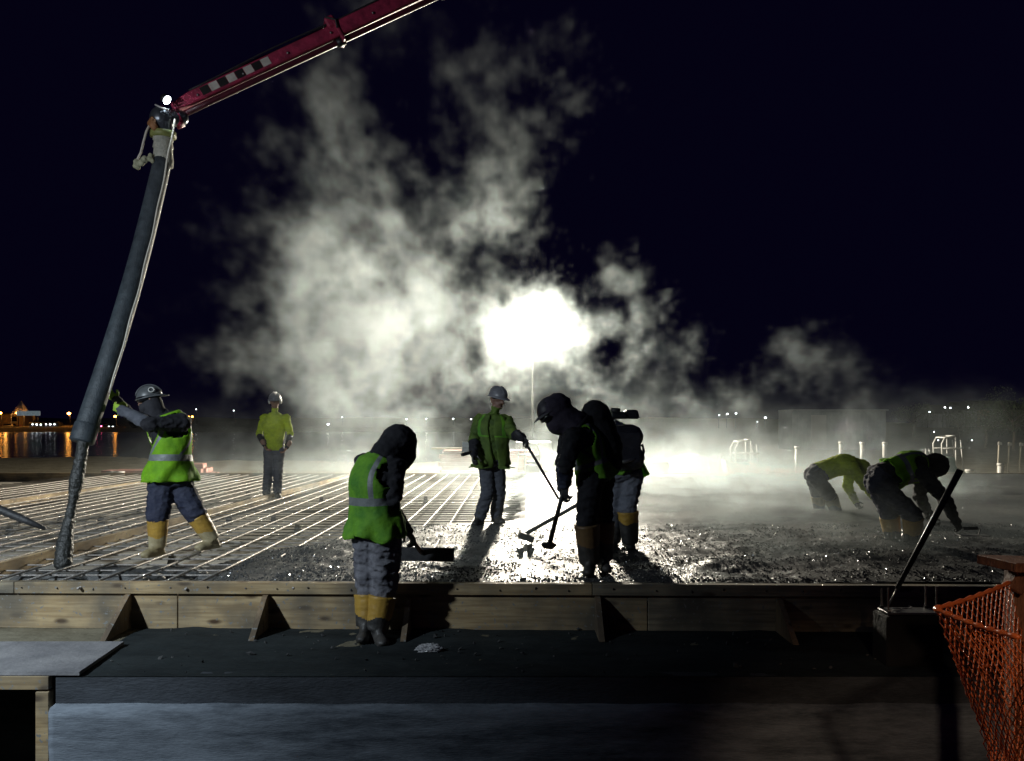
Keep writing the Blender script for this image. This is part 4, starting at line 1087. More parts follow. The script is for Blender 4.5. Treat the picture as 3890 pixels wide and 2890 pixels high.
# concrete falling from the hose
rnd = random.Random(3)
b = MB(); keys = [((318, 1670), 7.62, .052), ((304, 1760), 7.60, .055), ((290, 1830), 7.56, .066), ((276, 1910), 7.52, .040), ((258, 2000), 7.45, .052), ((246, 2070), 7.38, .074), ((240, 2140), 7.32, .080)]
st = thing('concrete_stream', at(240, 2145, 7.3), 'dark stream of concrete falling from the hose end onto the bars', 'concrete')
prev = None
for (xy, dd, r) in keys:
    c = at(xy[0], xy[1], dd)
    if prev: b.capsule(prev[0], c, prev[1], r)
    prev = (c, r)
for i in range(40):
    k = rnd.randint(0, 5); t = rnd.random(); c = lerp(at(*keys[k][0], keys[k][1]), at(*keys[k + 1][0], keys[k + 1][1]), t) + Vector((rnd.uniform(-.045, .045), rnd.uniform(-.04, .04), 0)); r = rnd.uniform(.010, .022)
    b.ell(c, Vector((r, 0, 0)), Vector((0, r, 0)), Vector((0, 0, r * 1.6)), 8)
pour_m = pmat('pouring_concrete', (.02, .021, .02), .5, (.04, .041, .038), 14, bump=.8, bs=35)
link('falling_mass', blob_mesh(b, .010, 2, .007, 18), st, pour_m)
b = MB()
for i in range(26):
    a = rnd.uniform(0, 6.28); q = rnd.random() ** .6; r = rnd.uniform(.10, .2)
    b.ell(Vector((-3.45 + math.cos(a) * q * .95, 7.05 + math.sin(a) * q * .5, .22)), Vector((r * 1.3, 0, 0)), Vector((0, r, 0)), Vector((0, 0, .09 * (1.2 - q * .6))), 10)
link('splash_pile', blob_mesh(b, .02, 2, .016, 9), st, MATS['wet_concrete'])

# pole end reaching in at the left edge
a0 = at(-420, 1760, 7.3); a1 = at(172, 2008, 7.35)
o = MB().tube([a0, lerp(a0, a1, .5), lerp(a0, a1, .85), a1], [.045, .042, .036, .018], 12).build('vibrator_hose', [MATS['black_rubber']], None, True)
tag(o, 'dark round hose end reaching in over the bars from the left edge', 'hose')

# ---------------------------------------------------------------- orange net, its post and the yellow post
net_m = pmat('orange_plastic', (.78, .19, .05), .38, (.62, .12, .03), 9, transl=.2)
C = at(3552, 2315, 3.0); Nn = at(3872, 2425, 2.6); Fp = at(3838, 2214, 3.6)
Cb = Vector((2.28, 3.1, -.85)); Nb = Vector((1.80, 2.5, -.85)); Fb = Vector((2.7, 3.7, -.85))
nt_ = thing('safety_net', (2.3, 3.1, -.85), 'orange plastic mesh safety net round the post at lower right', 'safety net')
def panel(name, A, B, Ab, Bb, nu, nv, seed):
    mb = MB(); band = MB()
    def pt(u, v):
        p = lerp(lerp(A, B, u), lerp(Ab, Bb, u), v)
        k = math.sin(math.pi * min(1, max(0, u))) * .008
        n_ = (B - A).cross(Vector((0, 0, 1))).normalized()
        p = p + n_ * (.045 * noise.noise(Vector((u * 2.2, v * 3.1, seed))) + .02 * noise.noise(Vector((u * 5, v * 8, seed)))) * min(1, v * 4)
        p.z -= k * (1 - v)
        return p
    for i in range(nu + 1):
        for j in range(nv):
            v0, v1 = j / nv, (j + 1) / nv; off = .5 * (j % 2)
            a = (i + off) / nu
            if a > 1.001: continue
            for s in (-.5, .5):
                c = (i + off + s) / nu
                if c < -.001 or c > 1.001: continue
                p, q = pt(a, v0), pt(c, v1); m_ = (p + q) / 2
                mb.tube([p, m_ + Vector((0, 0, -.003)), q], [.0030, .0021, .0030], 4, cap=False)
    top = [pt(u, 0) for u in np.linspace(0, 1, 24)]
    mb.tube([p + Vector((0, 0, .003)) for p in top], [.009 + .003 * math.sin(i * 2.1) for i in range(24)], 6)
    return mb.build(name, [net_m], nt_, True)
panel('near_mesh', C, Nn, Cb, Nb, 10, 76, 1.0); panel('far_mesh', C, Fp, Cb, Fb, 15, 66, 7.0)
ps = thing('net_post', (2.27, 3.66, -1.9), 'rusty wooden post with a flat cap board beside the orange net', 'post')
pc = at(3868, 2250, 3.68)
rw = pmat('red_brown_wood', (.13, .045, .025), .75, (.24, .10, .05), 6, bump=.6, stretch=(4, 4, 1))
MB().box((pc.x, 3.68, -.48), (.085, .085, 2.84)).build('shaft', [rw], ps, bevel=.005)
MB().box((pc.x + .01, 3.66, .968), (.28, .24, .042), Matrix.Rotation(R(9), 3, 'Z') @ Matrix.Rotation(R(3), 3, 'Y')).build('cap_board', [rw], ps, bevel=.004)
pr2 = pc + Vector((-.03, -.03, 0))
MB().box((pr2.x - .015, 3.62, .90), (.07, .07, .10), Matrix.Rotation(R(30), 3, 'Y')).build('corbel', [rw], ps, bevel=.006)
o = MB().tube([(1.665, 2.56, -1.9), (1.665, 2.56, .86), (1.665, 2.56, .875)], [.028, .028, .018], 14).build('yellow_post', [pmat('yellow_paint', (.52, .42, .04), .5, (.36, .29, .05), 12, bump=.3)], None, True)
tag(o, 'yellow round post at the right edge holding the near end of the net', 'post')

# ---------------------------------------------------------------- light tower
tw = thing('light_tower', (LAMP.x, LAMP.y, 0), 'mobile light tower behind the slab, its lamps glaring through the steam', 'light tower')
MB().box((LAMP.x, LAMP.y + .1, .62), (1.3, 1.9, .8), taper=.92).build('trailer_body', [MATS['dark_steel']], tw, bevel=.04)
MB().beam((LAMP.x, LAMP.y - .9, .45), (LAMP.x, LAMP.y - 2.0, .42), .08, .08).build('drawbar', [MATS['dark_steel']], tw)
for k in (-1, 1):
    w_ = MB().tube([(LAMP.x + k * .66, LAMP.y, .30), (LAMP.x + k * .84, LAMP.y, .30)], .30, 20).build('wheel', [MATS['black_rubber']], tw, True)
    MB().tube([(LAMP.x + k * .845, LAMP.y, .30), (LAMP.x + k * .86, LAMP.y, .30)], .16, 14).build('rim', [MATS['steel']], w_, True)
    MB().beam((LAMP.x, LAMP.y + .6, .25), (LAMP.x + k * 1.3, LAMP.y + .6, .06), .06, .06).build('outrigger', [MATS['steel']], tw)
MB().tube([(LAMP.x, LAMP.y + .6, .9), (LAMP.x, LAMP.y + .6, 2.6), (LAMP.x, LAMP.y + .6, 2.62), (LAMP.x, LAMP.y + .6, 4.3)], [.05, .05, .035, .035], 10).build('mast', [pmat('mast_black', (.006, .006, .006), 1.0, spec=0.0)], tw, True)
MB().beam((LAMP.x - .75, LAMP.y + .3, 4.3), (LAMP.x + .75, LAMP.y + .3, 4.3), .06, .8).build('crossbar', [MATS['steel']], tw)
lens_m = pmat('floodlight_lens', (1, 1, 1), .4, emit=(1, .95, .85), es=400)
for i, (dx, dz) in enumerate(((-.46, .20), (.0, .42), (.46, .20), (-.30, -.28), (.30, -.28))):
    c = LAMP + Vector((dx, .08, dz)); d_ = Vector((dx * .25, -1, -.28)).normalized()
    h_ = MB().tube([c - d_ * .02 + Vector((0, .14, .03)), c, c + d_ * .12], [.08, .17, .23], 20).build('floodlight', [MATS['steel']], tw, True)
    MB().tube([c + d_ * .118, c + d_ * .126], [.215, .205], 20).build('lens', [lens_m], h_, True)

# ---------------------------------------------------------------- things standing beyond the slab
def gz(sy): return 1.61 * FPX / (sy * 1024 / 3890 - HZ)
# stub pipes
i_ = 0
def stub(sx, s_top, s_bot, Y, r, label):
    p0 = at(sx, s_bot, Y); p1 = at(sx, s_top, Y); p0.z = min(p0.z, .0)
    t = thing('stub_pipe', p0, label, 'pipe', 'white stub pipes beyond the slab')
    MB().tube([p0, p1], r, 12).build('pipe', [MATS['pvc']], t, True)
    MB().tube([p1 - Vector((0, 0, .06)), p1 + Vector((0, 0, .004))], [r * 1.22, r * 1.22], 12).build('end_cap', [MATS['pvc']], t, True)
stub(3028, 1696, 1770, 21.0, .055, 'white upright pipe nearest the barred stack, leftmost of the right-hand pipes')
stub(3195, 1678, 1765, 21.5, .055, 'tall white upright pipe behind the stooping worker in the yellow jacket')
stub(3275, 1680, 1740, 22.5, .055, 'white upright pipe right behind the head of the worker in the yellow jacket')
stub(3273, 1746, 1795, 20.4, .065, 'short stout white pipe in front of a taller one between the stooping workers')
stub(3361, 1680, 1770, 21.0, .055, 'tall white upright pipe behind the back of the stooping worker in the lime vest')
stub(3801, 1760, 1800, 20.6, .07, 'short white pipe at the far edge of the slab, rightmost')
stub(3684, 1784, 1797, 20.5, .09, 'very low white pipe stub on the far slab edge at right')
stub(316, 1745, 1808, 20.8, .055, 'white upright pipe at far left behind the falling concrete')
# thin survey stakes on the right
for sx, st_, lab in ((3790, 1678, 'thin pale stake in the dark at right, leftmost of three'), (3828, 1680, 'thin pale stake in the dark at right, middle of three'), (3872, 1682, 'thin pale stake in the dark at right, rightmost of three')):
    p1 = at(sx, st_, 26); t = thing('survey_stake', (p1.x, 26, 0), lab, 'stake', 'survey stakes')
    MB().beam((p1.x, 26, 0), (p1.x + .05, 26, p1.z), .05, .03).build('stick', [MATS['pale_ply']], t); MB().box((p1.x + .06, 25.98, p1.z - .06), (.12, .02, .09)).build('flag_tape', [MATS['white_paint']], t)
# riding power trowels with tubular guards
mach_g = pmat('machine_green', (.05, .16, .11), .5, (.035, .11, .08), 8)
def ride_trowel(sx, sy, Y, k, label, paint, flip=1):
    p = at(sx, sy, Y); p.z = 0 if Y > 20.1 else .36
    t = thing('ride_on_trowel', p, label, 'trowel machine')
    def q(x, y, z): return p + Vector((x * k * flip, y * k, z * k))
    MB().tube([q(.62 * math.cos(a), .62 * math.sin(a), .14) for a in np.linspace(0, 2 * math.pi, 25)[:-1]], .025 * k, 6, closed=True).build('guard_ring', [MATS['steel']], t, True)
    MB().tube([q(.60 * math.cos(a), .60 * math.sin(a), .05) for a in np.linspace(0, 2 * math.pi, 25)[:-1]], .018 * k, 6, closed=True).build('lower_ring', [MATS['steel']], t, True)
    for a in (0, 1.05, 2.1, 3.14, 4.2, 5.24):
        MB().beam(q(0, 0, .05), q(.58 * math.cos(a), .58 * math.sin(a), .02), .10 * k, .012 * k).build('blade', [MATS['steel']], t)
    b = MB(); vs = [q(-.45, -.3, .16), q(.40, -.3, .16), q(.40, .3, .16), q(-.45, .3, .16), q(-.12, -.24, .62), q(.34, -.24, .66), q(.34, .24, .66), q(-.12, .24, .62)]
    b.add(vs, [(3, 2, 1, 0), (4, 5, 6, 7), (0, 1, 5, 4), (1, 2, 6, 5), (2, 3, 7, 6), (3, 0, 4, 7)]); o = b.build('body', [paint], t)
    bm = bmesh.new(); bm.from_mesh(o.data); bmesh.ops.recalc_face_normals(bm, faces=bm.faces[:]); bmesh.ops.bevel(bm, geom=bm.edges[:], offset=.03, segments=2, affect='EDGES'); bm.to_mesh(o.data); bm.free()
    MB().box(q(.1, 0, .72), (.36 * k, .40 * k, .08 * k)).build('seat', [MATS['black_rubber']], t, bevel=.02)
    fr = MB()
    for s in (-.26, .26):
        fr.tube([q(-.10, s, .60), q(-.12, s, 1.08), q(-.02, s, 1.28), q(.30, s, 1.33)], .024 * k, 8)
        fr.tube([q(.34, s, .16), q(.33, s, 1.30)], .020 * k, 8); fr.tube([q(.60, s * .9, .16), q(.50, s * .9, 1.2)], .016 * k, 8)
        fr.tube([q(-.12, s, .93), q(.58, s, .95)], .022 * k, 8)
    fr.tube([q(-.02, -.26, 1.28), q(-.02, .26, 1.28)], .024 * k, 8); fr.tube([q(.30, -.26, 1.33), q(.30, .26, 1.33)], .024 * k, 8)
    fr.build('roll_frame', [MATS['white_paint']], t, True)
    for s in (-.1, .1):
        MB().tube([q(-.30, s, .40), q(-.42, s, .78), q(-.46, s, .92)], .016 * k, 6).build('control_lever', [MATS['steel']], t, True)
    MB().tube([q(-.52, 0, .3), q(-.5, 0, .85)], .02 * k, 6).build('marker_rod', [MATS['white_paint']], t, True)
    return t
ride_trowel(2800, 1795, 20.9, .88, 'riding trowel machine with white tubular frame and green body beyond the slab', mach_g)
ride_trowel(3575, 1760, 24.0, .92, 'riding trowel machine with pale hoop frame in the gloom at right', mach_g)
ride_trowel(2035, 1800, 20.6, .84, 'riding trowel machine with bright white frame right below the glare', pmat('machine_grey', (.25, .24, .22), .5), -1)
# light skiff-like trough beside the machine
tr = thing('wash_trough', at(2800, 1800, 20.3), 'long low pale trough with upturned end at the far slab edge', 'trough')
a = at(2755, 1748, 20.35); b0 = at(2790, 1797, 20.35); c_ = at(2890, 1775, 20.4)
b = MB(); w_ = Vector((0, .45, 0))
prof = [a, at(2765, 1797, 20.35), at(2884, 1797, 20.4), c_, at(2800, 1765, 20.4)]
n = len(prof); b.add([p for p in prof] + [p + w_ for p in prof], [tuple(range(n)), tuple(range(2 * n - 1, n - 1, -1))] + [(i, (i + 1) % n, (i + 1) % n + n, i + n) for i in range(n)])
o = b.build('hull', [MATS['white_paint']], tr); bm = bmesh.new(); bm.from_mesh(o.data); bmesh.ops.recalc_face_normals(bm, faces=bm.faces[:]); bm.to_mesh(o.data); bm.free()
MB().tube([a + Vector((0, -.01, .01)), at(2800, 1763, 20.38), c_ + Vector((0, -.01, .01))], .02, 6).build('rim', [MATS['pvc']], tr, True)
# tarp covered stack, boxed pallet, wrapped pallet
tarp = pmat('grey_tarp', (.42, .40, .36), .45, (.55, .53, .48), 4, bump=.5, bs=10)
ts = thing('covered_stack', at(2615, 1775, 22.5), 'bulky stack under a pale creased tarpaulin beyond the slab', 'stack')
c = at(2610, 1733, 22.6); bm = bmesh.new(); bmesh.ops.create_cube(bm, size=1); bmesh.ops.subdivide_edges(bm, edges=bm.edges[:], cuts=9, use_grid_fill=True)
for v in bm.verts:
    x, y, z = v.co; top = z > .3
    k = 1 + .16 * (.5 - z) + .05 * noise.noise(v.co * 3); hh = .62 + .10 * math.sin(x * 4 + 1)
    v.co = Vector((c.x + x * .98 * k + .04 * noise.noise(v.co * 6), c.y + y * .8 * k, max(0, (z + .5) * hh + .05 * noise.noise(v.co * 5 + Vector((4, 0, 0))))))
me = bpy.data.meshes.new('tarpaulin'); bm.to_mesh(me); bm.free(); me.polygons.foreach_set('use_smooth', [True] * len(me.polygons)); link('tarpaulin', me, ts, tarp)
MB().box((c.x, c.y, .03), (1.05, .9, .06)).build('pallet', [MATS['brace_wood']], ts)
bx = thing('carton', at(2595, 1775, 21.6), 'pale carton with a round printed emblem in front of the covered stack', 'box')
c = at(2592, 1738, 21.6)
MB().box((c.x, 21.6, .20), (.42, .4, .40)).build('box', [pmat('card', (.62, .57, .48), .7, (.55, .50, .42), 6)], bx, bevel=.01); MB().box((c.x, 21.6, .42), (.38, .38, .05)).build('lid', [MATS['pale_ply']], bx, bevel=.006)
ink = pmat('faded_ink', (.28, .24, .20), .8)
MB().tube([(c.x + .055 * math.cos(a), 21.397, .20 + .055 * math.sin(a)) for a in np.linspace(0, 6.283, 17)[:-1]], .008, 4, closed=True).build('emblem', [ink], bx)
for k in range(2): MB().box((c.x - .02, 21.397, .32 - .045 * k), (.26, .004, .016)).build('print_line', [ink], bx)
wp = thing('wrapped_pallet', at(2470, 1790, 20.9), 'bright white wrapped pallet block close to the glare, right of the engine worker', 'pallet')
c = at(2470, 1750, 21.0)
MB().box((c.x, 21.0, .34), (.85, .8, .56)).build('wrapped_block', [pmat('white_wrap', (.72, .70, .64), .35, (.6, .58, .52), 7, bump=.4, bs=12)], wp, bevel=.04); MB().box((c.x, 21.0, .03), (.9, .85, .06)).build('pallet', [MATS['brace_wood']], wp)
# crate of spare mesh with crossed bars
rs = thing('mesh_stack', at(2955, 1790, 20.7), 'low dark stack of spare wire mesh sheets at the far slab edge', 'mesh')
c = at(2950, 1785, 20.7)
for k in range(7):
    MB().tube([(c.x - .55 + k * .05, 20.55, .10 + .045 * k), (c.x + .55 + k * .02, 21.0, .06 + .02 * k)], .012, 5).build('wire', [MATS['rebar']], rs)
    MB().tube([(c.x - .45 + k * .15, 20.5, .04), (c.x - .40 + k * .15, 21.05, .22)], .012, 5).build('wire', [MATS['rebar']], rs)
# lumber stacks
def plank_stack(p, cols, rows, size, label, mat, jitter=.06, seed=0, shift=.0, rotz=0):
    t = thing('lumber_stack', p, label, 'lumber'); t.rotation_euler = (0, 0, R(rotz)); rn = random.Random(seed)
    me = MB().box((0, 0, 0), size).mesh('plank'); me.materials.append(MATS[mat])
    bm = bmesh.new(); bm.from_mesh(me); bmesh.ops.bevel(bm, geom=bm.edges[:], offset=.004, segments=1, affect='EDGES'); bm.to_mesh(me); bm.free()
    for r_ in range(rows):
        for c_ in range(cols):
            if r_ == rows - 1 and rn.random() < .3: continue
            o = bpy.data.objects.new('plank', me); COL.objects.link(o); o.parent = t
            o.location = (rn.uniform(-jitter, jitter) + shift * r_, (c_ - cols / 2) * (size[1] + .01), size[2] * (r_ + .5) + .005 * r_ + .05)
    for s in (-.35, .35):
        o = MB().box((s * size[0], 0, .024), (.09, cols * size[1], .048)).build('bearer', [MATS['brace_wood']]); o.parent = t
    return t
p = at(1850, 1790, 21.5); plank_stack((p.x, 21.5, 0), 5, 8, (2.4, .14, .10), 'big pinkish lumber stack behind the worker in the green jacket', 'red_lumber', .07, 2)
p = at(775, 1803, 21.6); plank_stack((p.x, 21.6, 0), 6, 4, (.62, .16, .115), 'short pinkish lumber blocks stacked in steps right of the hose worker', 'red_lumber', .12, 5, -.08)
p = at(560, 1800, 22.0); plank_stack((p.x, 22.0, 0), 5, 2, (1.9, .14, .14), 'low reddish lumber pile behind the hose worker, near the pails', 'red_lumber', .1, 7)
o = MB().box((0, 0, 0), (1.15, .16, .045)).build('loose_plank', [MATS['pale_ply']], bevel=.004); p = at(1720, 1672, 21.2); o.location = (p.x, 21.35, .93); tag(o, 'pale plank lying across the top of the big lumber stack', 'plank')
# pails
for sx, lab in ((425, 'grey pail standing left of the low lumber pile, left of two'), (452, 'grey pail standing left of the low lumber pile, right of two')):
    p = at(sx, 1798, 21.3); t = thing('pail', (p.x, 21.3, 0), lab, 'pail', 'pails by the lumber')
    MB().tube([(p.x, 21.3, 0), (p.x, 21.3, .30), (p.x, 21.3, .31)], [.115, .135, .12], 18).build('bucket', [pmat('pail_grey', (.45, .45, .42), .5)], t, True)
    MB().tube([(p.x, 21.3, .29), (p.x, 21.3, .325)], .145, 18).build('rim', [MATS['pvc']], t, True)
# heap of dark cloth sacks by the pails
p = at(390, 1805, 20.9); crumple('sack_heap', (p.x, 20.9, .02), (.42, .25, .10), 8, MATS['black_rubber'], 'low heap of dark sacking at the far slab edge, left of the pails', 'sacks')
# dark site container
ct = thing('site_container', at(3190, 1720, 45), 'dark steel site container half hidden in steam at right', 'container')
c = at(3190, 1600, 45); cm = pmat('container_blue', (.06, .075, .09), .6, (.09, .105, .12), 3)
b = MB()
for k in range(46):
    x = c.x - 2.6 + k * .113
    b.box((x, 45 - .02 * (k % 2), 1.18), (.113, .06, 2.1))
b.build('corrugated_wall', [cm], ct); MB().box((c.x, 46.25, 1.2), (5.22, 2.4, 2.2)).build('shell', [cm], ct); MB().box((c.x, 46.1, 2.33), (5.3, 2.6, .08)).build('roof', [cm], ct)
MB().box((c.x - 1.2, 44.93, 1.1), (.85, .04, 1.9)).build('door', [pmat('door_grey', (.12, .13, .14), .5)], ct, bevel=.01)

# ---------------------------------------------------------------- far shore, lamps, houses, trees
shore = MB(); n = 60; top = []; bot = []
vs = []; fs = []
for i in range(n + 1):
    x = -420 + i * 9; h = 1.2 + 1.0 * noise.noise(Vector((i * .3, 0, 2)))
    vs += [(x, 196 + 3 * noise.noise(Vector((i * .4, 3, 0))), -.7), (x, 202, .6), (x, 215, h), (x, 420, h + 3)]
for i in range(n):
    for k in range(3): fs.append((i * 4 + k, (i + 1) * 4 + k, (i + 1) * 4 + k + 1, i * 4 + k + 1))
shore.add(vs, fs); tag(shore.build('far_shore', [MATS['dirt']]), kind='structure')
sod = pmat('sodium_bulb', (1, .6, .2), .5, emit=(1, .36, .05), es=30)
whb = pmat('white_bulb', (1, 1, 1), .5, emit=(.9, .95, 1), es=12)
redb = pmat('red_bulb', (1, .2, .3), .5, emit=(1, .12, .3), es=14)
stm = MATS['dark_steel']
def street_lamp(sx, sy, Y, bulb, r, label, group, ground=.6):
    p = at(sx, sy, Y); t = thing('street_lamp', (p.x, p.y, ground), label, 'lamp', group)
    MB().tube([(p.x, p.y, ground - 1.5), (p.x, p.y, p.z + .1)], .07, 6).build('pole', [stm], t, True)
    MB().tube([(p.x, p.y, p.z + .1), (p.x, p.y - .5, p.z + .35 * r / .3)], .05, 6).build('arm', [stm], t, True)
    MB().ell((p.x, p.y - .5, p.z), Vector((r, 0, 0)), Vector((0, r, 0)), Vector((0, 0, r * .8)), 10).build('bulb', [bulb], t, True)
for sx, lab in ((6, 'orange shore lamp at the very left edge'), (70, 'orange shore lamp, second from the left edge'), (130, 'orange shore lamp beside the pale tent')):
    street_lamp(sx, 1569, 205, sod, .34, lab, 'orange shore lamps')
street_lamp(266, 1571, 205, sod, .42, 'lone orange shore lamp left of the hose', 'orange shore lamps'); street_lamp(441, 1582, 205, sod, .32, 'dim orange shore lamp under the arm of the hose worker', 'orange shore lamps')
for k, sx in enumerate((686, 697, 708, 719, 733)):
    street_lamp(sx, 1583, 240, sod, .27, ['first', 'second', 'third', 'fourth', 'last'][k] + ' in the short row of orange lamps right of the hose worker', 'short row of orange lamps')
for i, (sx, sy, r) in enumerate(((822, 1621, .30), (1248, 1612, .34), (1302, 1585, .18), (1545, 1592, .24), (1620, 1591, .22), (1722, 1591, .24), (1790, 1592, .22), (748, 1555, .16), (890, 1560, .16))):
    street_lamp(sx, sy, 215, whb, r * .8, ['lone white lamp low on the far shore right of the orange row', 'brightest white far lamp left of the hooded raker', 'faint far lamp just above the brightest white one', 'first far white lamp left of the green jacket worker', 'second far white lamp left of the green jacket worker', 'third far white lamp left of the green jacket worker', 'far white lamp touching the green jacket worker', 'faint far lamp above the orange row', 'faint far lamp left of the watching man'][i], 'white lamps of the far shore', 0)
for i, (sx, sy, r) in enumerate(((2730, 1577, .13), (2760, 1573, .20), (2793, 1570, .20), (2904, 1587, .26), (2960, 1585, .20), (3007, 1584, .22), (3060, 1583, .20), (2874, 1602, .13))):
    street_lamp(sx, sy, 150, whb, r * .75, ['dimmest of the left trio of far lamps above the riding trowel', 'middle of the left trio of far lamps above the riding trowel', 'right of the left trio of far lamps above the riding trowel', 'largest in the row of four far lamps', 'second in the row of four far lamps', 'third in the row of four far lamps', 'last in the row of four far lamps', 'small low far lamp left of the row of four'][i], 'far lamps on the right', 0)
for i, (sx, sy, b_) in enumerate(((130, 1612, whb), (146, 1613, whb), (181, 1612, whb), (198, 1612, whb), (376, 1619, redb), (420, 1621, whb), (18, 1624, sod), (28, 1623, sod))):
    p = at(sx, sy, 204); t = thing('parked_car', (p.x, 204, -.2), ['leftmost of the four white lit far cars', 'second from left of the four white lit far cars', 'third from left of the four white lit far cars', 'rightmost of the four white lit far cars', 'far car with a pink red light between hose and worker', 'far car with a single bright white light right of the hose', 'left of two amber lit far cars at the left edge', 'right of two amber lit far cars at the left edge'][i], 'car', 'cars parked on the far shore')
    MB().box((p.x, 205.2, p.z + .1), (3.4, 2, .7), taper=.92).build('body', [stm], t, bevel=.12); MB().box((p.x, 205.4, p.z + .65), (2.0, 1.8, .5), taper=.75).build('cabin', [glass], t, bevel=.1)
    for s in (-.5, .5): MB().ell((p.x + s, 204.15, p.z), Vector((.17, 0, 0)), Vector((0, .06, 0)), Vector((0, 0, .14)), 8).build('headlight', [b_], t, True)
    for s in (-1.1, 1.1): MB().tube([(p.x + s, 204.2, p.z - .35), (p.x + s, 206.1, p.z - .35)], .32, 10).build('wheel', [MATS['black_rubber']], t, True)
# long building lit by sodium lamps
lb = thing('shore_building', at(10, 1600, 210), 'long low building glowing orange under lamps at the left edge', 'building')
p = at(-52, 1600, 210); fa = pmat('ochre_wall', (.24, .17, .10), .8, (.17, .12, .07), .4)
MB().box((p.x - 4, 214, 2.4), (26, 6, 3.0)).build('wall', [fa], lb); MB().box((p.x - 4, 213.8, 4.1), (27, 7, .35)).build('roof', [stm], lb)
for k in range(5):
    w_ = MB().box((p.x - 13 + k * 4.9, 210.96, 2.6), (1.6, .06, 1.3)).build('window', [glass], lb); MB().box((p.x - 13 + k * 4.9, 210.9, 1.88), (1.8, .14, .12)).build('sill', [MATS['white_paint']], w_)
MB().box((p.x - 4, 210.5, .95), (26, .3, .12)).build('kerb_rail', [crimson], lb)
for k, sx in enumerate((30, 105, 266)):
    q_ = at(sx, 1566, 206); sl = bpy.data.lights.new('sodium_light', 'POINT'); sl.energy = 260; sl.color = (1, .42, .08); sl.shadow_soft_size = .4
    so = bpy.data.objects.new('sodium_light', sl); COL.objects.link(so); so.location = (q_.x, 205.0, q_.z - .6)
tn = thing('white_tent', at(80, 1575, 206), 'small white pointed tent among the orange lamps at far left', 'tent'); p = at(80, 1574, 206)
MB().add([(p.x - 1.7, 204.5, p.z), (p.x + 1.7, 204.5, p.z), (p.x + 1.7, 207.5, p.z), (p.x - 1.7, 207.5, p.z), (p.x, 206, p.z + 3.6)], [(0, 1, 4), (1, 2, 4), (2, 3, 4), (3, 0, 4), (3, 2, 1, 0)]).build('roof', [MATS['white_paint']], tn)
for s in (-1.6, 1.6): MB().tube([(p.x + s, 204.6, .2), (p.x + s, 204.6, p.z)], .06, 6).build('pole', [MATS['white_paint']], tn)
sg = thing('lit_sign', at(108, 1570, 204), 'pale lit sign board right of the white tent at far left', 'sign'); p = at(108, 1570, 204)
MB().box((p.x, 204, p.z), (6.0, .3, 1.2)).build('board', [pmat('sign_face', (.5, .6, .65), .5, (.1, .12, .14), 1.2, emit=(.35, .45, .5), es=.25)], sg, bevel=.1)
for s in (-2.5, 2.5): MB().tube([(p.x + s, 204, 0), (p.x + s, 204, p.z - .9)], .12, 6).build('leg', [stm], sg)
# houses on the low rise at right
hw = [pmat('house_grey', (.30, .31, .34), .8, (.22, .23, .25), .6), pmat('house_tan', (.36, .28, .20), .8, (.28, .22, .16), .6), pmat('house_pale', (.42, .42, .40), .8, (.34, .34, .32), .6)]
for i, (s0, s1, st_, sb, m_, lab) in enumerate(((3565, 3655, 1572, 1618, hw[0], 'small grey house on the rise at right, leftmost of four'), (3662, 3712, 1560, 1622, hw[0], 'tall narrow grey house on the rise at right'), (3716, 3760, 1556, 1612, hw[1], 'tan house on the rise at right beside the grey one'), (3762, 3895, 1556, 1585, hw[2], 'long pale house on the rise at the right edge'))):
    a = at(s0, st_, 110); b_ = at(s1, sb, 110); t = thing('house', ((a.x + b_.x) / 2, 110, 0), lab, 'house', 'houses on the rise')
    xc = (a.x + b_.x) / 2; w = b_.x - a.x; z0 = -1.0; z1 = a.z
    MB().box((xc, 113, (z0 + z1) / 2), (w, 6, z1 - z0)).build('wall', [m_], t)
    rf = MB(); rf.add([(a.x - .3, 109.6, z1 + .01), (b_.x + .3, 109.6, z1 + .01), (b_.x + .3, 116.4, z1 + .01), (a.x - .3, 116.4, z1 + .01), (a.x - .3, 113, z1 + 1.3), (b_.x + .3, 113, z1 + 1.3)], [(0, 1, 5, 4), (2, 3, 4, 5), (0, 4, 3), (1, 2, 5), (3, 2, 1, 0)]); rf.build('roof', [stm], t)
    nw = max(1, int(w / 2.6))
    for k in range(nw):
        wx = a.x + w * (k + .5) / nw; wn = MB().box((wx, 109.97, z1 - 1.5), (1.1, .08, 1.2)).build('window', [glass], t); MB().box((wx, 109.92, z1 - 2.16), (1.3, .12, .1)).build('sill', [MATS['white_paint']], wn)
for i, (sx, sy) in enumerate(((3582, 1548), (3602, 1550), (3524, 1565), (3670, 1548))):
    street_lamp(sx, sy, 108, whb, .10, ['left of two close lamps above the grey house', 'right of two close lamps above the grey house', 'lone lamp left of the houses on the rise', 'lamp over the narrow grey house'][i], 'lamps on the rise', 0)
for i, (sx, sy) in enumerate(((3550, 1672), (3535, 1640), (3678, 1672))):
    street_lamp(sx, sy, 60, whb, .04, ['small low lamp left of the hoop frame machine', 'faint lamp above the low one left of the hoop frame', 'small low lamp right of the hoop frame machine'][i], 'low lamps at right', 0)
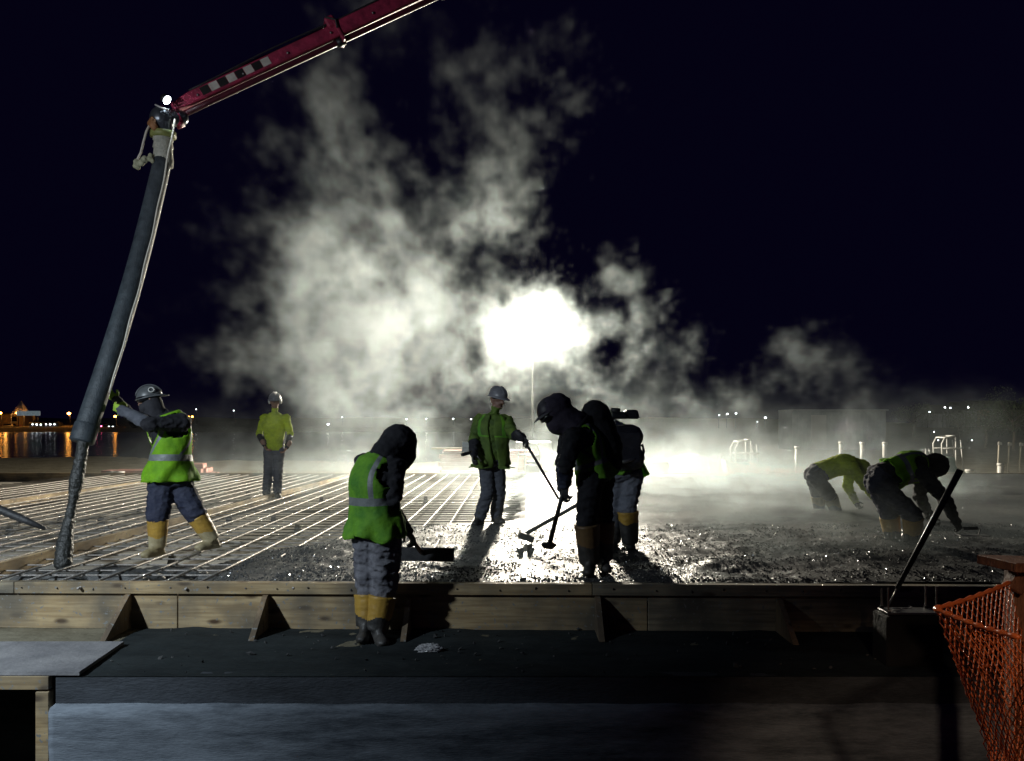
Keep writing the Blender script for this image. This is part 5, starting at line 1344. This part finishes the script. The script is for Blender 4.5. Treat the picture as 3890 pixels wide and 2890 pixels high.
# dark trees
leaf = pmat('night_leaf', (.045, .07, .03), .7, (.07, .10, .045), 2, transl=.25); bark = pmat('bark', (.06, .045, .035), .9, (.1, .08, .06), 8, bump=.6)
def tree(x, y, h, r, seed, label, z0=0):
    rn = random.Random(seed); t = thing('tree', (x, y, z0), label, 'tree', 'dark trees at right'); b = Vector((x, y, z0))
    tk = MB(); tk.tube([b - Vector((0, 0, .3)), b + Vector((.05, 0, h * .3)), b + Vector((-.05, .05, h * .7))], [h * .035, h * .026, h * .01], 8)
    cl = []
    for k in range(9):
        a = rn.uniform(0, 6.28); e = rn.uniform(.25, .95); c = b + Vector((math.cos(a) * r * .62 * rn.random() ** .4, math.sin(a) * r * .62, h * (.35 + .58 * e))); cl.append((c, r * rn.uniform(.28, .46)))
        tk.tube([b + Vector((0, 0, h * (.25 + .35 * e))), lerp(b + Vector((0, 0, h * .5)), c, .6), c], [h * .012, h * .008, h * .003], 5)
    tk.build('trunk', [bark], t, True)
    lf = MB()
    for k in range(2600):
        c, cr = rn.choice(cl); d_ = Vector((rn.gauss(0, 1), rn.gauss(0, 1), rn.gauss(0, 1))).normalized() * cr * rn.random() ** .35
        p = c + d_; s = h * rn.uniform(.010, .022); q_ = Quaternion((rn.gauss(0, 1), rn.gauss(0, 1), rn.gauss(0, 1)), rn.uniform(0, 6.28))
        lf.add([p + q_ @ Vector(v) for v in ((-s, 0, 0), (0, -s * .5, .2 * s), (s * 1.2, 0, 0), (0, s * .5, .2 * s))], [(0, 1, 2, 3)])
    lf.build('crown', [leaf], t)
for i, (sx, Y, h, r) in enumerate(((3640, 62, 2.6, 1.9), (3745, 50, 2.8, 2.1), (3850, 46, 3.2, 2.4), (3470, 75, 3.2, 2.4))):
    p = at(sx, 1700, Y); tree(p.x, Y, h, r, 40 + i, ['bushy dark tree right of the hoop frame machine', 'bushy dark tree below the tan house', 'largest dark tree at the right edge', 'far dark tree behind the stooping worker in the lime vest'][i])
# ---------------------------------------------------------------- steam
def fbm3(shape, beta, seed, scale=(1, 1, 1)):
    rng = np.random.default_rng(seed)
    f = np.fft.rfftn(rng.standard_normal(shape).astype(np.float32))
    k = np.sqrt((np.fft.fftfreq(shape[0])[:, None, None] / scale[0]) ** 2 +
                (np.fft.fftfreq(shape[1])[None, :, None] / scale[1]) ** 2 +
                (np.fft.rfftfreq(shape[2])[None, None, :] / scale[2]) ** 2)
    k[0, 0, 0] = 1
    f *= k ** (-beta / 2)
    kc = 2.2 / min(shape[0], shape[2])
    f[k < kc] *= 0.3
    n = np.fft.irfftn(f, s=shape)
    n -= n.mean(); n /= n.std()
    return n.astype(np.float32)

def sstep(a, b, x):
    t = np.clip((x - a) / (b - a), 0, 1)
    return t * t * (3 - 2 * t)

ST0 = np.array((-8.0, 6.6, 0.37)); ST1 = np.array((10.0, 22.6, 10.4))
SN = (240, 108, 134)
def make_steam():
    xs = np.linspace(ST0[0], ST1[0], SN[0], dtype=np.float32)[:, None, None]
    ys = np.linspace(ST0[1], ST1[1], SN[1], dtype=np.float32)[None, :, None]
    zs = np.linspace(ST0[2], ST1[2], SN[2], dtype=np.float32)[None, None, :]
    # turbulence, stretched with the voxel shape so that it is isotropic in metres
    vs = (ST1 - ST0) / np.array(SN)
    sc = tuple(vs / vs[0])
    n1 = fbm3(SN, 3.55, 3, sc); n2 = fbm3(SN, 3.1, 8, sc); n3 = fbm3(SN, 4.3, 31, sc); n4 = fbm3(SN, 2.4, 41, sc)
    wx = fbm3(SN, 4.2, 21, sc) * 0.26; wz = fbm3(SN, 4.2, 22, sc) * 0.26; wy = fbm3(SN, 4.2, 23, sc) * 0.26
    X = xs + wx; Y = ys + wy; Z = zs + wz
    env = np.full(SN, -3.0, np.float32); wa = np.zeros(SN, np.float32); ws_ = np.full(SN, 1e-6, np.float32)
    for (sx, sy, d, r, a) in PUFFS:
        c = at(sx, sy, d)
        q = np.sqrt((X - c.x) ** 2 + ((Y - c.y) * 0.75) ** 2 + (Z - c.z) ** 2) / r
        e = 1 - q * 0.82
        w = np.exp(-q * q * 1.5)
        wa += w * a; ws_ += w
        np.maximum(env, e, out=env)
    amp = wa / ws_
    core = np.clip(env, -3, .7) * 0.85 + 0.34 * n1 + 0.24 * n2 + 0.10 * n4 - 0.05
    dens = amp * (0.98 * sstep(0.02, 1.32, core) ** 1.75 + 0.09 * sstep(-0.15, 0.6, core))
    # low mist creeping over the fresh concrete
    h = np.maximum(zs - 0.36, 0)
    m = 0.5 + 0.30 * n2 + 0.22 * n3
    area = sstep(-6.0, -2.0, xs + 0.55 * (ys - 7.5)) * sstep(6.5, 8.2, ys)
    far = 0.22 + 0.78 * sstep(10.5, 14.5, ys)
    mist = (0.50 * np.exp(-h / 0.30) + 0.20 * np.exp(-h / 0.6)) * sstep(0.28, 1.05, m) * area * far * (1 + 0.8 * sstep(0.0, 2.5, xs))
    c = at(2025, 1283, 21.0)
    glow = np.exp(-(((xs - c.x) ** 2 + (ys - c.y) ** 2 + (zs - c.z) ** 2) / 0.75)) * np.clip(0.55 + 0.30 * n1 + 0.22 * n2, 0.12, 1.3)  # extra steam density shaped to give the lamp a round glare
    dens = dens * 0.32 + mist * 0.50 * (1 + 1.1 * np.exp(-((xs - 2.6) / 2.4) ** 2 - ((ys - 17) / 4.0) ** 2)) + glow * 0.28
    # fade at the borders of the box
    f = np.minimum(sstep(ST0[0], ST0[0] + .8, xs) * sstep(ST1[0], ST1[0] - .8, xs), 1)
    f = f * sstep(ST0[1], ST0[1] + .8, ys) * sstep(ST1[1], ST1[1] - .5, ys) * sstep(ST1[2], ST1[2] - .6, zs)
    dens = (dens * f).astype(np.float32)
    dens = np.maximum(dens - 0.004, 0)
    me = bpy.data.meshes.new('steam')
    n = dens.size
    me.vertices.add(n)
    a = me.attributes.new('dens', 'FLOAT', 'POINT')
    a.data.foreach_set('value', dens.transpose(2, 1, 0).ravel())
    ob = bpy.data.objects.new('steam', me); COL.objects.link(ob)
    ob['kind'] = 'stuff'; ob['label'] = 'white backlit steam billowing up from the fresh hot concrete'; ob['category'] = 'steam'
    mat = bpy.data.materials.new('steam'); mat.use_nodes = True
    nt = mat.node_tree; nt.nodes.clear()
    out = nt.nodes.new('ShaderNodeOutputMaterial'); pv = nt.nodes.new('ShaderNodeVolumePrincipled')
    pv.inputs['Color'].default_value = (0.84, 0.96, 0.98, 1)
    mat.cycles.volume_sampling = 'EQUIANGULAR'
    pv.inputs['Density'].default_value = 1.0
    pv.inputs['Anisotropy'].default_value = 0.6
    nt.links.new(pv.outputs[0], out.inputs['Volume'])
    ng = bpy.data.node_groups.new('steam_grid', 'GeometryNodeTree')
    ng.interface.new_socket('Geometry', in_out='INPUT', socket_type='NodeSocketGeometry')
    ng.interface.new_socket('Geometry', in_out='OUTPUT', socket_type='NodeSocketGeometry')
    N = ng.nodes.new; L = ng.links.new
    gi = N('NodeGroupInput'); go = N('NodeGroupOutput')
    vc = N('GeometryNodeVolumeCube')
    vc.inputs['Min'].default_value = ST0; vc.inputs['Max'].default_value = ST1
    vc.inputs['Resolution X'].default_value = SN[0]; vc.inputs['Resolution Y'].default_value = SN[1]; vc.inputs['Resolution Z'].default_value = SN[2]
    vc.inputs['Background'].default_value = 0
    pos = N('GeometryNodeInputPosition')
    sub = N('ShaderNodeVectorMath'); sub.operation = 'SUBTRACT'; L(pos.outputs[0], sub.inputs[0]); sub.inputs[1].default_value = ST0
    mul = N('ShaderNodeVectorMath'); mul.operation = 'MULTIPLY'; L(sub.outputs[0], mul.inputs[0])
    mul.inputs[1].default_value = (np.array(SN) - 1) / (ST1 - ST0)
    add = N('ShaderNodeVectorMath'); add.operation = 'ADD'; L(mul.outputs[0], add.inputs[0]); add.inputs[1].default_value = (.5, .5, .5)
    flo = N('ShaderNodeVectorMath'); flo.operation = 'FLOOR'; L(add.outputs[0], flo.inputs[0])
    dot = N('ShaderNodeVectorMath'); dot.operation = 'DOT_PRODUCT'; L(flo.outputs[0], dot.inputs[0]); dot.inputs[1].default_value = (1, SN[0], SN[0] * SN[1])
    toi = N('FunctionNodeFloatToInt'); L(dot.outputs['Value'], toi.inputs[0])
    at_ = N('GeometryNodeInputNamedAttribute'); at_.data_type = 'FLOAT'; at_.inputs['Name'].default_value = 'dens'
    si = N('GeometryNodeSampleIndex'); si.data_type = 'FLOAT'; si.domain = 'POINT'; si.clamp = True
    L(gi.outputs[0], si.inputs['Geometry']); L(at_.outputs['Attribute'], si.inputs['Value']); L(toi.outputs[0], si.inputs['Index'])
    L(si.outputs['Value'], vc.inputs['Density'])
    sm = N('GeometryNodeSetMaterial'); sm.inputs['Material'].default_value = mat
    L(vc.outputs[0], sm.inputs[0]); L(sm.outputs[0], go.inputs[0])
    md = ob.modifiers.new('steam', 'NODES'); md.node_group = ng
    me.materials.append(mat)
    return ob

PUFFS = [  # photo column, row, depth, radius in metres, strength
    (1215, 950, 15, .8, .8), (1200, 1100, 15, .8, .8), (1350, 930, 14.5, .95, .85), (1480, 1010, 15, .9, .8), (1300, 1150, 14, 1.1, .9), (1280, 1330, 14.5, 1.05, 1.0), (1430, 1250, 15, .8, .8),
    (1220, 1500, 14, .85, .9), (1350, 1470, 15, .9, .9), (1660, 1030, 15.5, .9, .6), (1780, 1160, 16, .75, .42), (1600, 1210, 15, .6, .45), (1150, 1600, 13.5, .55, .7), (1020, 1610, 13, .42, .5), (900, 1650, 12.5, .32, .35), (1470, 1610, 15, .7, .7),
    (1880, 1270, 17, .9, .4), (2000, 1120, 18, .8, .4), (1980, 900, 17, .6, .5), (1945, 820, 17, .35, .5), (2090, 1040, 17, .5, .5), (2190, 1320, 18, .7, .4), (2270, 1240, 18, .7, .45), (1830, 1460, 18, .8, .5),
    (2260, 1480, 18, .85, .5), (2420, 1450, 17, .8, .6), (2560, 1430, 17, .65, .6), (2020, 1275, 21.2, 1.0, .6),
    (1050, 1690, 12.4, .42, .45), (1300, 450, 15, .75, .60), (1345, 310, 15, .6, .38), (1230, 330, 15, .4, .3), (1280, 610, 15, .65, .42), (1200, 620, 15, .35, .3), (1500, 200, 15, .7, .28), (1560, 760, 15.5, 1.0, .45), (1720, 810, 16, 1.0, .45), (1350, 770, 15, .9, .5), (1500, 480, 16, .8, .22), (1750, 400, 16, .9, .20), (1900, 250, 16, .8, .22), (1650, 620, 16, .9, .26), (2000, 700, 16, .7, .28),
    (2150, 280, 16, .65, .55), (2290, 335, 16, .4, .45), (1950, 120, 16, .6, .32), (2130, 150, 16, .65, .32), (2120, 560, 16, .5, .28), (1900, 600, 16, .7, .25), (2240, 410, 16, .4, .3),
    (2350, 1050, 17, .6, .3), (2450, 1240, 17, .6, .6), (2620, 1350, 16, .6, .7), (2760, 1400, 16, .6, .7), (2700, 1560, 17, .85, .7), (2900, 1600, 17, .8, .7), (2900, 1430, 16, .5, .55), (3080, 1390, 16, .5, .8), (3100, 1510, 16, .7, .8), (3260, 1580, 16, .7, .6), (3050, 1640, 15, .85, .5), (3420, 1640, 14, .65, .35), (3600, 1700, 13.5, .6, .25),
]
make_steam()

bpy.data.scenes.remove(TMP)
